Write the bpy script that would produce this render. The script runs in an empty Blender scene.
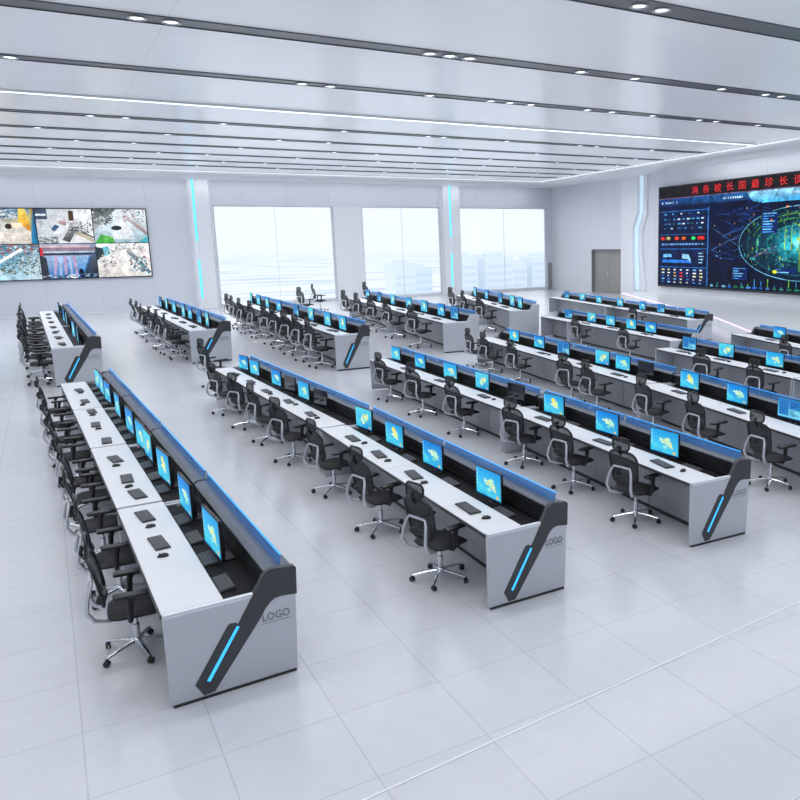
import bpy, bmesh, math, random
from mathutils import Vector, Matrix, Euler
rnd = random.Random(7)
SC = bpy.context.scene
COL = SC.collection
PI = math.pi

# ------------------------------------------------------------------ materials
def lin(c):
    return tuple((x/12.92 if x <= 0.04045 else ((x+0.055)/1.055)**2.4) for x in c[:3])
def hexc(r, g, b): return lin((r/255, g/255, b/255))

def mat(name, col, rough=0.5, metal=0.0, emit=None, estr=0.0, spec=0.5, alpha=1.0, noise=0.0, nscale=8.0):
    m = bpy.data.materials.new(name); m.use_nodes = True
    nt = m.node_tree; b = nt.nodes['Principled BSDF']
    b.inputs['Base Color'].default_value = (*col, 1)
    b.inputs['Roughness'].default_value = rough
    b.inputs['Metallic'].default_value = metal
    b.inputs['Specular IOR Level'].default_value = spec
    b.inputs['Alpha'].default_value = alpha
    if emit:
        b.inputs['Emission Color'].default_value = (*emit, 1)
        b.inputs['Emission Strength'].default_value = estr
    if noise:
        tc = nt.nodes.new('ShaderNodeTexCoord'); n = nt.nodes.new('ShaderNodeTexNoise')
        n.inputs['Scale'].default_value = nscale; n.inputs['Detail'].default_value = 4
        mx = nt.nodes.new('ShaderNodeMix'); mx.data_type = 'RGBA'
        mx.inputs[6].default_value = (*[c*(1-noise) for c in col], 1)
        mx.inputs[7].default_value = (*[min(1, c*(1+noise)) for c in col], 1)
        nt.links.new(tc.outputs['Object'], n.inputs['Vector'])
        nt.links.new(n.outputs['Fac'], mx.inputs[0])
        nt.links.new(mx.outputs[2], b.inputs['Base Color'])
    return m

M = {}
M['silver'] = mat('silver_paint', (0.53, 0.555, 0.605), 0.32, 0.25, noise=0.03, nscale=40)
M['edge_silver'] = mat('brushed_edge', (0.80, 0.84, 0.90), 0.36, 0.55)
M['desk_white'] = mat('desk_white', (0.70, 0.715, 0.745), 0.35, noise=0.02, nscale=3)
M['edge_dark'] = mat('edge_dark', (0.035, 0.037, 0.042), 0.4)
M['accent'] = mat('accent_charcoal', (0.045, 0.048, 0.055), 0.45)
M['tray'] = mat('tray_black', (0.009, 0.010, 0.012), 0.7, spec=0.2)
M['slat'] = mat('slat_black', (0.010, 0.011, 0.013), 0.5, spec=0.35)
M['rail'] = mat('rail_grey', (0.115, 0.135, 0.17), 0.4, 0.2)
M['modesty'] = mat('modesty_grey', (0.36, 0.37, 0.40), 0.4, 0.1)
M['plinth'] = mat('plinth_black', (0.02, 0.02, 0.022), 0.5)
M['led'] = mat('led_blue', (0.02, 0.2, 0.5), 0.4, emit=hexc(60, 190, 255), estr=1.1)
M['glass_edge'] = mat('acrylic_edge', (0.02, 0.2, 0.5), 0.3, emit=hexc(50, 160, 240), estr=1.0)
M['ink'] = mat('logo_ink', (0.09, 0.095, 0.11), 0.5)
M['black_plastic'] = mat('black_plastic', (0.013, 0.014, 0.016), 0.42)
M['dark_plastic'] = mat('dark_plastic', (0.03, 0.031, 0.035), 0.5)
M['key'] = mat('key_grey', (0.085, 0.09, 0.10), 0.5)
M['fabric'] = mat('seat_fabric', (0.02, 0.021, 0.025), 0.75, noise=0.35, nscale=60)
M['chrome'] = mat('chrome', (0.72, 0.74, 0.78), 0.14, 1.0)
M['chair_silver'] = mat('chair_silver', (0.62, 0.64, 0.68), 0.3, 0.6)
M['hub_dark'] = mat('hub_dark', (0.02, 0.02, 0.022), 0.35)
M['housing'] = mat('monitor_housing', (0.010, 0.011, 0.013), 0.35)
M['pillar'] = mat('pillar_white', (0.85, 0.87, 0.91), 0.4)
M['cornice'] = mat('cornice_white', (0.80, 0.82, 0.85), 0.35)
M['slot'] = mat('slot_dark', (0.09, 0.095, 0.105), 0.3)
M['line_light'] = mat('line_light', (0.9, 0.95, 1), 0.5, emit=(0.85, 0.95, 1.0), estr=2.0)
M['soft_light'] = mat('cornice_light', (0.9, 0.95, 1), 0.5, emit=(0.92, 0.96, 1.0), estr=0.85)
M['lens'] = mat('downlight_lens', (0.9, 0.95, 1), 0.2, emit=(0.92, 0.97, 1.0), estr=1.6)
M['ring'] = mat('downlight_ring', (0.55, 0.56, 0.58), 0.25, 0.8)
M['cyan'] = mat('cyan_strip', (0.1, 0.6, 0.8), 0.4, emit=hexc(70, 215, 245), estr=1.1)
M['cyan_soft'] = mat('cyan_soft_strip', (0.5, 0.7, 0.85), 0.4, emit=hexc(205, 224, 240), estr=0.62)
M['pink'] = mat('pink_strip', (0.7, 0.6, 0.75), 0.4, emit=hexc(225, 200, 235), estr=0.8)
M['platform'] = mat('platform_white', (0.86, 0.87, 0.89), 0.18)
M['door'] = mat('door_grey', (0.33, 0.32, 0.31), 0.45)
M['door_line'] = mat('door_frame', (0.22, 0.22, 0.22), 0.5)
M['frame_black'] = mat('screen_frame', (0.02, 0.022, 0.026), 0.35)
M['window_frame'] = mat('window_frame', (0.80, 0.82, 0.86), 0.35)
M['tower'] = mat('distant_tower', (0.78, 0.83, 0.88), 0.8, emit=(0.80, 0.90, 0.98), estr=0.12)  # haze put into the pale tower colours, with a faint added glow
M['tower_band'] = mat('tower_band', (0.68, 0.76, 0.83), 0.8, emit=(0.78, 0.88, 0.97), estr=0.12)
M['box_silver'] = mat('equipment_silver', (0.5, 0.51, 0.53), 0.35, 0.4)

def mesh_weave():
    m = bpy.data.materials.new('mesh_weave'); m.use_nodes = True
    nt = m.node_tree; b = nt.nodes['Principled BSDF']
    b.inputs['Base Color'].default_value = (0.025, 0.027, 0.031, 1); b.inputs['Roughness'].default_value = 0.7
    tr = nt.nodes.new('ShaderNodeBsdfTransparent'); mx = nt.nodes.new('ShaderNodeMixShader')
    tc = nt.nodes.new('ShaderNodeTexCoord')
    vo = nt.nodes.new('ShaderNodeTexVoronoi'); vo.inputs['Scale'].default_value = 160
    rm = nt.nodes.new('ShaderNodeMapRange'); rm.inputs[1].default_value = 0.2; rm.inputs[2].default_value = 0.5
    rm.inputs[3].default_value = 0.6; rm.inputs[4].default_value = 0.93
    nt.links.new(tc.outputs['Object'], vo.inputs['Vector']); nt.links.new(vo.outputs['Distance'], rm.inputs[0])
    nt.links.new(rm.outputs[0], mx.inputs[0]); nt.links.new(tr.outputs[0], mx.inputs[1]); nt.links.new(b.outputs[0], mx.inputs[2])
    nt.links.new(mx.outputs[0], nt.nodes['Material Output'].inputs['Surface'])
    return m
M['mesh'] = mesh_weave()

def acrylic():
    m = bpy.data.materials.new('blue_acrylic'); m.use_nodes = True
    nt = m.node_tree; b = nt.nodes['Principled BSDF']
    b.inputs['Base Color'].default_value = (0.06, 0.20, 0.42, 1); b.inputs['Roughness'].default_value = 0.15
    b.inputs['Emission Color'].default_value = (*hexc(55, 115, 190), 1); b.inputs['Emission Strength'].default_value = 0.24
    tr = nt.nodes.new('ShaderNodeBsdfTransparent'); tr.inputs[0].default_value = (0.72, 0.84, 1, 1)
    mx = nt.nodes.new('ShaderNodeMixShader'); mx.inputs[0].default_value = 0.5
    nt.links.new(tr.outputs[0], mx.inputs[1]); nt.links.new(b.outputs[0], mx.inputs[2])
    nt.links.new(mx.outputs[0], nt.nodes['Material Output'].inputs['Surface'])
    return m
M['acrylic'] = acrylic()

def glass():
    m = bpy.data.materials.new('window_glass'); m.use_nodes = True
    nt = m.node_tree
    for n in list(nt.nodes):
        if n.type == 'BSDF_PRINCIPLED': nt.nodes.remove(n)
    tr = nt.nodes.new('ShaderNodeBsdfTransparent'); tr.inputs[0].default_value = (0.96, 0.98, 1, 1)
    gl = nt.nodes.new('ShaderNodeBsdfGlossy'); gl.inputs['Roughness'].default_value = 0.05
    fr = nt.nodes.new('ShaderNodeFresnel'); fr.inputs[0].default_value = 1.35
    mx = nt.nodes.new('ShaderNodeMixShader')
    nt.links.new(fr.outputs[0], mx.inputs[0]); nt.links.new(tr.outputs[0], mx.inputs[1]); nt.links.new(gl.outputs[0], mx.inputs[2])
    nt.links.new(mx.outputs[0], nt.nodes['Material Output'].inputs['Surface'])
    return m
M['glass'] = glass()

def grid_mat(name, col, line, bw, bh, off, mortar, rough, var=0.015, axes='XY', offset=0.0, spec=0.5, noise=0.0):
    """flat surface with a grid of thin joints (brick texture on object coordinates)"""
    m = bpy.data.materials.new(name); m.use_nodes = True
    nt = m.node_tree; b = nt.nodes['Principled BSDF']
    tc = nt.nodes.new('ShaderNodeTexCoord'); sp = nt.nodes.new('ShaderNodeSeparateXYZ'); cb = nt.nodes.new('ShaderNodeCombineXYZ')
    nt.links.new(tc.outputs['Object'], sp.inputs[0])
    nt.links.new(sp.outputs[axes[0]], cb.inputs[0]); nt.links.new(sp.outputs[axes[1]], cb.inputs[1])
    mp = nt.nodes.new('ShaderNodeMapping'); mp.inputs['Location'].default_value = (off[0], off[1], 0)
    nt.links.new(cb.outputs[0], mp.inputs[0])
    br = nt.nodes.new('ShaderNodeTexBrick'); br.offset = offset; br.squash = 1
    br.inputs['Scale'].default_value = 1; br.inputs['Brick Width'].default_value = bw; br.inputs['Row Height'].default_value = bh
    br.inputs['Mortar Size'].default_value = mortar; br.inputs['Mortar Smooth'].default_value = 0.2
    br.inputs['Color1'].default_value = (*[c*(1-var) for c in col], 1); br.inputs['Color2'].default_value = (*[c*(1+var) for c in col], 1)
    br.inputs['Mortar'].default_value = (*line, 1)
    nt.links.new(mp.outputs[0], br.inputs[0])
    out = br.outputs[0]
    if noise:
        nz = nt.nodes.new('ShaderNodeTexNoise'); nz.inputs['Scale'].default_value = 5; nz.inputs['Detail'].default_value = 8
        nz.inputs['Roughness'].default_value = 0.7
        nt.links.new(tc.outputs['Object'], nz.inputs['Vector'])
        mr = nt.nodes.new('ShaderNodeMapRange'); mr.inputs[1].default_value = 0.3; mr.inputs[2].default_value = 0.7
        mr.inputs[3].default_value = 1-noise; mr.inputs[4].default_value = 1+noise
        nt.links.new(nz.outputs['Fac'], mr.inputs[0])
        vm = nt.nodes.new('ShaderNodeVectorMath'); vm.operation = 'MULTIPLY'
        nt.links.new(br.outputs[0], vm.inputs[0]); nt.links.new(mr.outputs[0], vm.inputs[1]); out = vm.outputs[0]
    nt.links.new(out, b.inputs['Base Color'])
    b.inputs['Roughness'].default_value = rough; b.inputs['Specular IOR Level'].default_value = spec
    return m
M['floor'] = grid_mat('floor_tiles', (0.565, 0.582, 0.622), (0.46, 0.475, 0.505), 0.95, 0.95, (-0.81, -0.39), 0.007, 0.2, 0.02, noise=0.03)
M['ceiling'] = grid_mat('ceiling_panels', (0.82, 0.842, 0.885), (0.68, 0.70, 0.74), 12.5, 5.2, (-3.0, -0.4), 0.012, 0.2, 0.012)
M['wall_y'] = grid_mat('wall_panels_back', (0.72, 0.75, 0.815), (0.63, 0.655, 0.715), 3.1, 9.4, (-0.1, 0.1), 0.018, 0.45, 0.01, 'XZ')
M['wall_x'] = grid_mat('wall_panels_side', (0.79, 0.815, 0.865), (0.69, 0.71, 0.755), 3.6, 9.4, (0.4, 0.1), 0.018, 0.45, 0.01, 'YZ')
M['wall_plain'] = mat('wall_plain', (0.78, 0.80, 0.84), 0.5)
_b = M['ceiling'].node_tree.nodes['Principled BSDF']; _b.inputs['Emission Color'].default_value = (0.93, 0.95, 1, 1); _b.inputs['Emission Strength'].default_value = 0.10  # faint glow added to the ceiling to brighten it, not a lamp

def art_mat():
    m = bpy.data.materials.new('screen_picture'); m.use_nodes = True
    nt = m.node_tree; b = nt.nodes['Principled BSDF']
    at = nt.nodes.new('ShaderNodeAttribute'); at.attribute_name = 'col'
    b.inputs['Base Color'].default_value = (0.004, 0.004, 0.005, 1); b.inputs['Roughness'].default_value = 0.5; b.inputs['Specular IOR Level'].default_value = 0.12
    nt.links.new(at.outputs['Color'], b.inputs['Emission Color']); b.inputs['Emission Strength'].default_value = 1.1
    return m
M['art'] = art_mat()
def textured_art(name, scale, lo, hi, stretch=(1, 1, 1)):
    m = M['art'].copy(); m.name = name; nt = m.node_tree; b = nt.nodes['Principled BSDF']
    at = [n for n in nt.nodes if n.type == 'ATTRIBUTE'][0]
    tc = nt.nodes.new('ShaderNodeTexCoord'); mp = nt.nodes.new('ShaderNodeMapping'); mp.inputs['Scale'].default_value = stretch
    nz = nt.nodes.new('ShaderNodeTexNoise'); nz.inputs['Scale'].default_value = scale; nz.inputs['Detail'].default_value = 6; nz.inputs['Roughness'].default_value = 0.75
    mr = nt.nodes.new('ShaderNodeMapRange'); mr.inputs[1].default_value = 0.36; mr.inputs[2].default_value = 0.64; mr.inputs[3].default_value = lo; mr.inputs[4].default_value = hi
    vm = nt.nodes.new('ShaderNodeVectorMath'); vm.operation = 'MULTIPLY'
    nt.links.new(tc.outputs['Object'], mp.inputs[0]); nt.links.new(mp.outputs[0], nz.inputs['Vector']); nt.links.new(nz.outputs['Fac'], mr.inputs[0])
    nt.links.new(at.outputs['Color'], vm.inputs[0]); nt.links.new(mr.outputs[0], vm.inputs[1])
    nt.links.new(vm.outputs[0], b.inputs['Emission Color'])
    return m
M['art_camera'] = textured_art('camera_picture', 2.6, 0.62, 1.22)
M['art_map'] = textured_art('map_picture', 1.6, 0.35, 1.7)

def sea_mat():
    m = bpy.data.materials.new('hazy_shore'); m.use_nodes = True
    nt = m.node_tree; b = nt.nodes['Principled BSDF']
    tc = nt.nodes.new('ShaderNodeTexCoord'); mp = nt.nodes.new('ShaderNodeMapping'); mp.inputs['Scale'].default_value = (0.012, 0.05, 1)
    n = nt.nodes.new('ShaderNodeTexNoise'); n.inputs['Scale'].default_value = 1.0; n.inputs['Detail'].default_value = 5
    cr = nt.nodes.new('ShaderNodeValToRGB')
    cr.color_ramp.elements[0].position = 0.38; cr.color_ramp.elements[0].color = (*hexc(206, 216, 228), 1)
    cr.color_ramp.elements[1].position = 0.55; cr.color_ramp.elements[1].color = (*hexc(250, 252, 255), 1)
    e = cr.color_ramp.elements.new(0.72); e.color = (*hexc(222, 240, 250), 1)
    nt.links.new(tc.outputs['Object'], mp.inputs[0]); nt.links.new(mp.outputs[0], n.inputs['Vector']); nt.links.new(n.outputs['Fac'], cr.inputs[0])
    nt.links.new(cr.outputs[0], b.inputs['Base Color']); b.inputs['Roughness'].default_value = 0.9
    nt.links.new(cr.outputs[0], b.inputs['Emission Color']); b.inputs['Emission Strength'].default_value = 0.12  # faint glow added; the pale ramp colours stand in for haze
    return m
M['sea'] = sea_mat()

# ------------------------------------------------------------------ mesh builder
class MB:
    def __init__(s): s.v = []; s.f = []
    def add(s, vs, fs):
        o = len(s.v); s.v += [tuple(p) for p in vs]; s.f += [tuple(i+o for i in f) for f in fs]; return s
    def box(s, x0, x1, y0, y1, z0, z1, bev=0.0, seg=1, R=None):
        bm = bmesh.new(); bmesh.ops.create_cube(bm, size=1)
        c = Vector(((x0+x1)/2, (y0+y1)/2, (z0+z1)/2))
        for v in bm.verts: v.co = Vector((v.co.x*(x1-x0), v.co.y*(y1-y0), v.co.z*(z1-z0)))
        if bev: bmesh.ops.bevel(bm, geom=list(bm.edges), offset=bev, segments=seg, affect='EDGES', profile=0.5)
        if R is not None:
            for v in bm.verts: v.co = R @ v.co
        for v in bm.verts: v.co += c
        return s.bm(bm)
    def bm(s, bm):
        bm.verts.index_update()
        s.add([v.co[:] for v in bm.verts], [[v.index for v in f.verts] for f in bm.faces]); bm.free(); return s
    def prism(s, poly, a, b, fn, bev=0.0, seg=2):
        """extrude 2-D poly between depth a and b; fn(u, v, d) -> xyz"""
        bm = bmesh.new()
        lo = [bm.verts.new(fn(u, v, a)) for u, v in poly]; hi = [bm.verts.new(fn(u, v, b)) for u, v in poly]
        n = len(poly); f1 = bm.faces.new(lo); f2 = bm.faces.new(hi[::-1])
        for i in range(n): bm.faces.new((lo[i], hi[i], hi[(i+1) % n], lo[(i+1) % n]))
        bmesh.ops.recalc_face_normals(bm, faces=list(bm.faces))
        if bev: bmesh.ops.bevel(bm, geom=list(f1.edges), offset=bev, segments=seg, affect='EDGES', profile=0.5)
        return s.bm(bm)
    def tube(s, pts, r, n=8, cap=True, squash=None, closed=False):
        pts = [Vector(p) for p in pts]; m = len(pts)
        rs = r if isinstance(r, (list, tuple)) else [r]*m
        rings = []; up = None; vs = []; fs = []
        for i in range(m):
            if closed: t = pts[(i+1) % m]-pts[i-1]
            else: t = pts[min(i+1, m-1)]-pts[max(i-1, 0)]
            t.normalize()
            if up is None:
                up = Vector((0, 0, 1)) if abs(t.z) < 0.9 else Vector((1, 0, 0))
            sd = t.cross(up).normalized(); up = sd.cross(t).normalized()
            for k in range(n):
                a = 2*PI*k/n; q = squash or 1
                vs.append(pts[i]+sd*math.cos(a)*rs[i]+up*math.sin(a)*rs[i]*q)
        for i in range(m if closed else m-1):
            j = (i+1) % m
            for k in range(n):
                fs.append((i*n+k, i*n+(k+1) % n, j*n+(k+1) % n, j*n+k))
        if cap and not closed:
            fs.append(tuple(range(n))[::-1]); fs.append(tuple((m-1)*n+k for k in range(n)))
        return s.add(vs, fs)
    def lathe(s, prof, c=(0, 0, 0), n=16, axis='Z'):
        vs = []; fs = []; m = len(prof)
        for r, h in prof:
            for k in range(n):
                a = 2*PI*k/n; x, y = r*math.cos(a), r*math.sin(a)
                p = (x, y, h) if axis == 'Z' else ((h, x, y) if axis == 'X' else (x, h, y))
                vs.append((p[0]+c[0], p[1]+c[1], p[2]+c[2]))
        for i in range(m-1):
            for k in range(n): fs.append((i*n+k, i*n+(k+1) % n, (i+1)*n+(k+1) % n, (i+1)*n+k))
        fs.append(tuple(range(n))[::-1]); fs.append(tuple((m-1)*n+k for k in range(n)))
        return s.add(vs, fs)
    def grid(s, fn, nu, nv):
        vs = [fn(i/nu, j/nv) for j in range(nv+1) for i in range(nu+1)]
        fs = [(j*(nu+1)+i, j*(nu+1)+i+1, (j+1)*(nu+1)+i+1, (j+1)*(nu+1)+i) for j in range(nv) for i in range(nu)]
        return s.add(vs, fs)
    def xf(s, mtx):
        s.v = [tuple(mtx @ Vector(p)) for p in s.v]; return s
    def mesh(s, name, m, smooth=40):
        me = bpy.data.meshes.new(name); me.from_pydata(s.v, [], s.f)
        bm = bmesh.new(); bm.from_mesh(me); bmesh.ops.recalc_face_normals(bm, faces=list(bm.faces)); bm.to_mesh(me); bm.free()
        if smooth:
            me.shade_smooth(); me.set_sharp_from_angle(angle=math.radians(smooth))
        if m: me.materials.append(m)
        return me
    def build(s, name, m, parent=None, loc=None, rz=None, smooth=40, label=None):
        return link(name, s.mesh(name, m, smooth), parent, loc, rz, label)

def link(name, me, parent=None, loc=None, rz=None, label=None):
    o = bpy.data.objects.new(name, me); COL.objects.link(o)
    if parent is not None: o.parent = parent
    if loc is not None: o.location = loc
    if rz is not None: o.rotation_euler = (0, 0, rz)
    if label: o['label'] = label
    return o

def tag(o, label, cat, group=None, kind=None):
    o['label'] = label; o['category'] = cat
    if group: o['group'] = group
    if kind: o['kind'] = kind
    return o
def thing(name, label, cat, loc=(0, 0, 0), rz=0, group=None):
    o = bpy.data.objects.new(name, None); COL.objects.link(o); o.empty_display_size = 0.1
    o.location = loc; o.rotation_euler = (0, 0, rz)
    return tag(o, label, cat, group)
def struct(o, label=None, cat=None):
    o['kind'] = 'structure'
    if label: o['label'] = label
    if cat: o['category'] = cat
    return o
def dup(root, loc, rz, label, group):
    r = root.copy(); COL.objects.link(r); r.location = loc; r.rotation_euler = (0, 0, rz)
    r['label'] = label; r['group'] = group
    for ch in list(root.children):
        c = ch.copy(); COL.objects.link(c); c.parent = r
        for g in list(ch.children):
            d = g.copy(); COL.objects.link(d); d.parent = c
    return r

# coloured flat artwork -> one mesh with a colour attribute.  shapes: (poly[(u,v)...], colour or per-corner colours)
def art_mesh(name, shapes, fn, step=0.0006, m=None):
    vs = []; fs = []; cols = []
    for k, (poly, c) in enumerate(shapes):
        o = len(vs)
        vs += [fn(u, v, k*step) for u, v in poly]; fs.append(tuple(range(o, o+len(poly))))
        if isinstance(c[0], (tuple, list)): cols += [hexc(*x) for x in c]
        else: cols += [hexc(*c)]*len(poly)
    me = bpy.data.meshes.new(name); me.from_pydata(vs, [], fs)
    a = me.color_attributes.new('col', 'FLOAT_COLOR', 'CORNER')
    for i, c in enumerate(cols): a.data[i].color = (*c, 1)
    me.materials.append(m or M['art'])
    return me
def R4(u0, v0, u1, v1): return [(u0, v0), (u1, v0), (u1, v1), (u0, v1)]
def ell(cx, cy, rx, ry, n=20, rot=0): return [(cx+rx*math.cos(2*PI*k/n+rot), cy+ry*math.sin(2*PI*k/n+rot)) for k in range(n)]
def ring_polys(cx, cy, rx, ry, w, c, n=48, a0=0, a1=2*PI, asp=1.0):
    out = []
    for k in range(n):
        a, b = a0+(a1-a0)*k/n, a0+(a1-a0)*(k+1)/n
        out.append(([(cx+rx*math.cos(a), cy+ry*math.sin(a)), (cx+rx*math.cos(b), cy+ry*math.sin(b)),
                     (cx+(rx-w)*math.cos(b), cy+(ry-w*asp)*math.sin(b)), (cx+(rx-w)*math.cos(a), cy+(ry-w*asp)*math.sin(a))], c))
    return out
def seg(u0, v0, u1, v1, w, c):
    dx, dy = u1-u0, v1-v0; L = math.hypot(dx, dy) or 1; nx, ny = -dy/L*w/2, dx/L*w/2
    return ([(u0+nx, v0+ny), (u1+nx, v1+ny), (u1-nx, v1-ny), (u0-nx, v0-ny)], c)

def text_mesh(body, size, name, m, depth=0.0):
    cu = bpy.data.curves.new(name, 'FONT'); cu.body = body; cu.size = size; cu.extrude = depth; cu.resolution_u = 3
    cu.align_x = 'LEFT'
    ob = bpy.data.objects.new('tmp_'+name, cu); COL.objects.link(ob)
    bpy.context.view_layer.update()
    dg = bpy.context.evaluated_depsgraph_get()
    me = bpy.data.meshes.new_from_object(ob.evaluated_get(dg)); me.name = name
    bpy.data.objects.remove(ob); bpy.data.curves.remove(cu)
    me.materials.clear(); me.materials.append(m)
    return me

# ------------------------------------------------------------------ room shell
CEIL = 9.1; YB = 58.0; XL = -10.0; XR = 38.6; YF = -8.0
RA = math.radians(5)                       # right wall swings in slightly towards the viewer
def RW(s, off, z):                          # point on the right wall: s metres from the far corner, off metres into the room
    return (XR - s*math.sin(RA) - off*math.cos(RA), YB - s*math.cos(RA) + off*math.sin(RA), z)
RLEN = 66.2

fl = MB().box(XL-0.3, XR+0.3, YF-0.3, YB+0.3, -0.2, 0).build('floor', M['floor'], smooth=0); struct(fl)
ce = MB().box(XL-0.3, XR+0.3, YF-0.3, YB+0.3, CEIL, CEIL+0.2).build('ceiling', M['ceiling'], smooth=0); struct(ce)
WIN = [(10.5, 18.9), (21.2, 27.75), (29.55, 38.0)]; WZ0, WZ1 = 0.12, 7.0
b = MB()
xs = XL-0.3
for (a, c) in WIN:
    b.box(xs, a, YB, YB+0.35, 0, WZ1); xs = c
b.box(xs, XR+0.4, YB, YB+0.35, 0, WZ1)
b.box(XL-0.3, XR+0.4, YB, YB+0.35, WZ1, CEIL)
for (a, c) in WIN: b.box(a, c, YB, YB+0.35, 0, WZ0)
struct(b.build('wall_back', M['wall_y'], smooth=0))
struct(MB().box(XL-0.3, XL, YF-0.3, YB+0.3, 0, CEIL).build('wall_left', M['wall_x'], smooth=0))
struct(MB().box(XL-0.3, XR+0.3, YF-0.3, YF, 0, CEIL).build('wall_front', M['wall_y'], smooth=0))
# right wall with a doorway opening
DS0, DS1, DZ = 6.6, 11.2, 3.45
b = MB()
def rwbox(b, s0, s1, z0, z1, o0, o1):
    P = [RW(s, o, z) for z in (z0, z1) for (s, o) in ((s0, o0), (s1, o0), (s1, o1), (s0, o1))]
    b.add(P, [(0, 1, 2, 3), (7, 6, 5, 4), (0, 4, 5, 1), (1, 5, 6, 2), (2, 6, 7, 3), (3, 7, 4, 0)]); return b
rwbox(b, -0.3, DS0, 0, CEIL, -0.4, 0); rwbox(b, DS1, RLEN, 0, CEIL, -0.4, 0); rwbox(b, DS0, DS1, DZ, CEIL, -0.4, 0)
struct(b.build('wall_right', M['wall_x'], smooth=0))
# door: grey double shutter in the opening
d = bpy.data.objects.new('door_1', None); COL.objects.link(d)
struct(d, 'wide plain grey double door in the right wall beside the white pillar', 'door')
mid = (DS0+DS1)/2
rwbox(MB(), DS0+0.1, mid-0.02, 0, DZ-0.1, -0.3, -0.22).build('door_leaf', M['door'], d, smooth=0)
rwbox(MB(), mid+0.02, DS1-0.1, 0, DZ-0.1, -0.3, -0.22).build('door_leaf', M['door'], d, smooth=0)
b = MB(); rwbox(b, DS0, DS0+0.1, 0, DZ, -0.34, -0.02); rwbox(b, DS1-0.1, DS1, 0, DZ, -0.34, -0.02); rwbox(b, DS0, DS1, DZ-0.1, DZ, -0.34, -0.02)
b.build('door_frame', M['door_line'], d, smooth=0)
b = MB(); b.tube([RW(mid-0.12, -0.18, 1.3), RW(mid-0.12, -0.18, 1.75)], 0.025); b.build('handle', M['edge_silver'], d)
d2 = bpy.data.objects.new('door_2', None); COL.objects.link(d2)
struct(d2, 'narrow grey service door at the far right corner beside the window', 'door')
MB().box(38.12, 38.5, YB-0.06, YB+0.02, 0.0, 2.3).build('door_leaf', M['door'], d2, smooth=0)
MB().box(38.43, 38.46, YB-0.1, YB-0.06, 1.0, 1.2, 0.008).build('handle', M['edge_silver'], d2)

# windows
for i, (a, c) in enumerate(WIN):
    w = bpy.data.objects.new('window_%d' % (i+1), None); COL.objects.link(w); struct(w)
    MB().box(a, c, YB+0.16, YB+0.18, WZ0, WZ1).build('pane', M['glass'], w, smooth=0)
    b = MB(); fw = 0.07
    b.box(a, a+fw, YB+0.1, YB+0.24, WZ0, WZ1); b.box(c-fw, c, YB+0.1, YB+0.24, WZ0, WZ1)
    b.box(a, c, YB+0.1, YB+0.24, WZ1-fw, WZ1); b.box(a, c, YB+0.1, YB+0.24, WZ0, WZ0+fw)
    n = 2 if c-a > 7 else 2
    for k in range(1, n):
        x = a+(c-a)*k/n; b.box(x-0.012, x+0.012, YB+0.155, YB+0.19, WZ0, WZ1)
    b.box(a, c, YB+0.155, YB+0.19, 3.10, 3.115)
    b.build('window_frame', M['window_frame'], w, smooth=0)

# cornices along the back and right walls, with a light line
def cornice_poly():
    P = [(0, 0)]
    for k in range(9):
        a = PI/2*k/8; P.append((2.3-1.5*(1-math.cos(a))*0.55, -0.10-0.30*math.sin(a)))
    P += [(0.35, -0.44), (0.3, -0.36), (0.0, -0.36)]
    return P
struct(MB().prism(cornice_poly(), XL, XR, lambda u, v, d: (d, YB-u, CEIL+v)).build('trim_1', M['cornice'], smooth=50))
struct(MB().box(XL, XR-2.4, YB-2.38, YB-2.32, CEIL-0.09, CEIL-0.05).build('trim_2', M['soft_light'], smooth=0))
struct(MB().prism(cornice_poly(), 0, RLEN, lambda u, v, d: RW(d, u, CEIL+v)).build('trim_3', M['cornice'], smooth=50))
b = MB(); rwbox(b, 2.4, RLEN, CEIL-0.09, CEIL-0.05, 2.32, 2.38); struct(b.build('trim_4', M['soft_light'], smooth=0))
struct(MB().add([(0.2, 4.86, 0.004), (15.0, 5.83, 0.004), (15.0, 5.845, 0.004), (0.2, 4.875, 0.004)], [(0, 1, 2, 3)]).build('floor_line', mat('white_line', (0.9, 0.91, 0.93), 0.3), smooth=0))  # thin white line across the floor
# baseboard
struct(MB().box(XL, 8.8, YB-0.03, YB, 0, 0.12).build('baseboard_back', M['wall_plain'], smooth=0))

# pillars on the back wall with broken cyan light strips
def pillar(n, x0, x1, led_x):
    p = bpy.data.objects.new('trim_%d' % n, None); COL.objects.link(p); struct(p)
    prof = [(x0, 0), (x0+0.12, -0.45), (led_x-0.10, -0.5), (led_x-0.06, -0.44), (led_x+0.06, -0.44), (led_x+0.10, -0.5), (x1-0.25, -0.5), (x1, 0)]
    MB().prism(prof, 0, CEIL-0.40, lambda u, v, d: (u, YB+v, d)).build('pillar_body', M['pillar'], p, smooth=0)
    MB().box(led_x-0.05, led_x+0.05, YB-0.47, YB-0.44, 4.6, CEIL-0.42).build('light_strip', M['cyan'], p, smooth=0)
    MB().box(led_x-0.05, led_x+0.05, YB-0.47, YB-0.44, 0.7, 3.3).build('light_strip', M['cyan'], p, smooth=0)
pillar(5, 8.85, 10.45, 9.22)
pillar(6, 27.75, 29.55, 28.45)
# grey-white pier between the first two windows
struct(MB().box(18.95, 21.15, YB-0.06, YB, 0, WZ1, 0.02).build('trim_7', M['pillar'], smooth=0))
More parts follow.
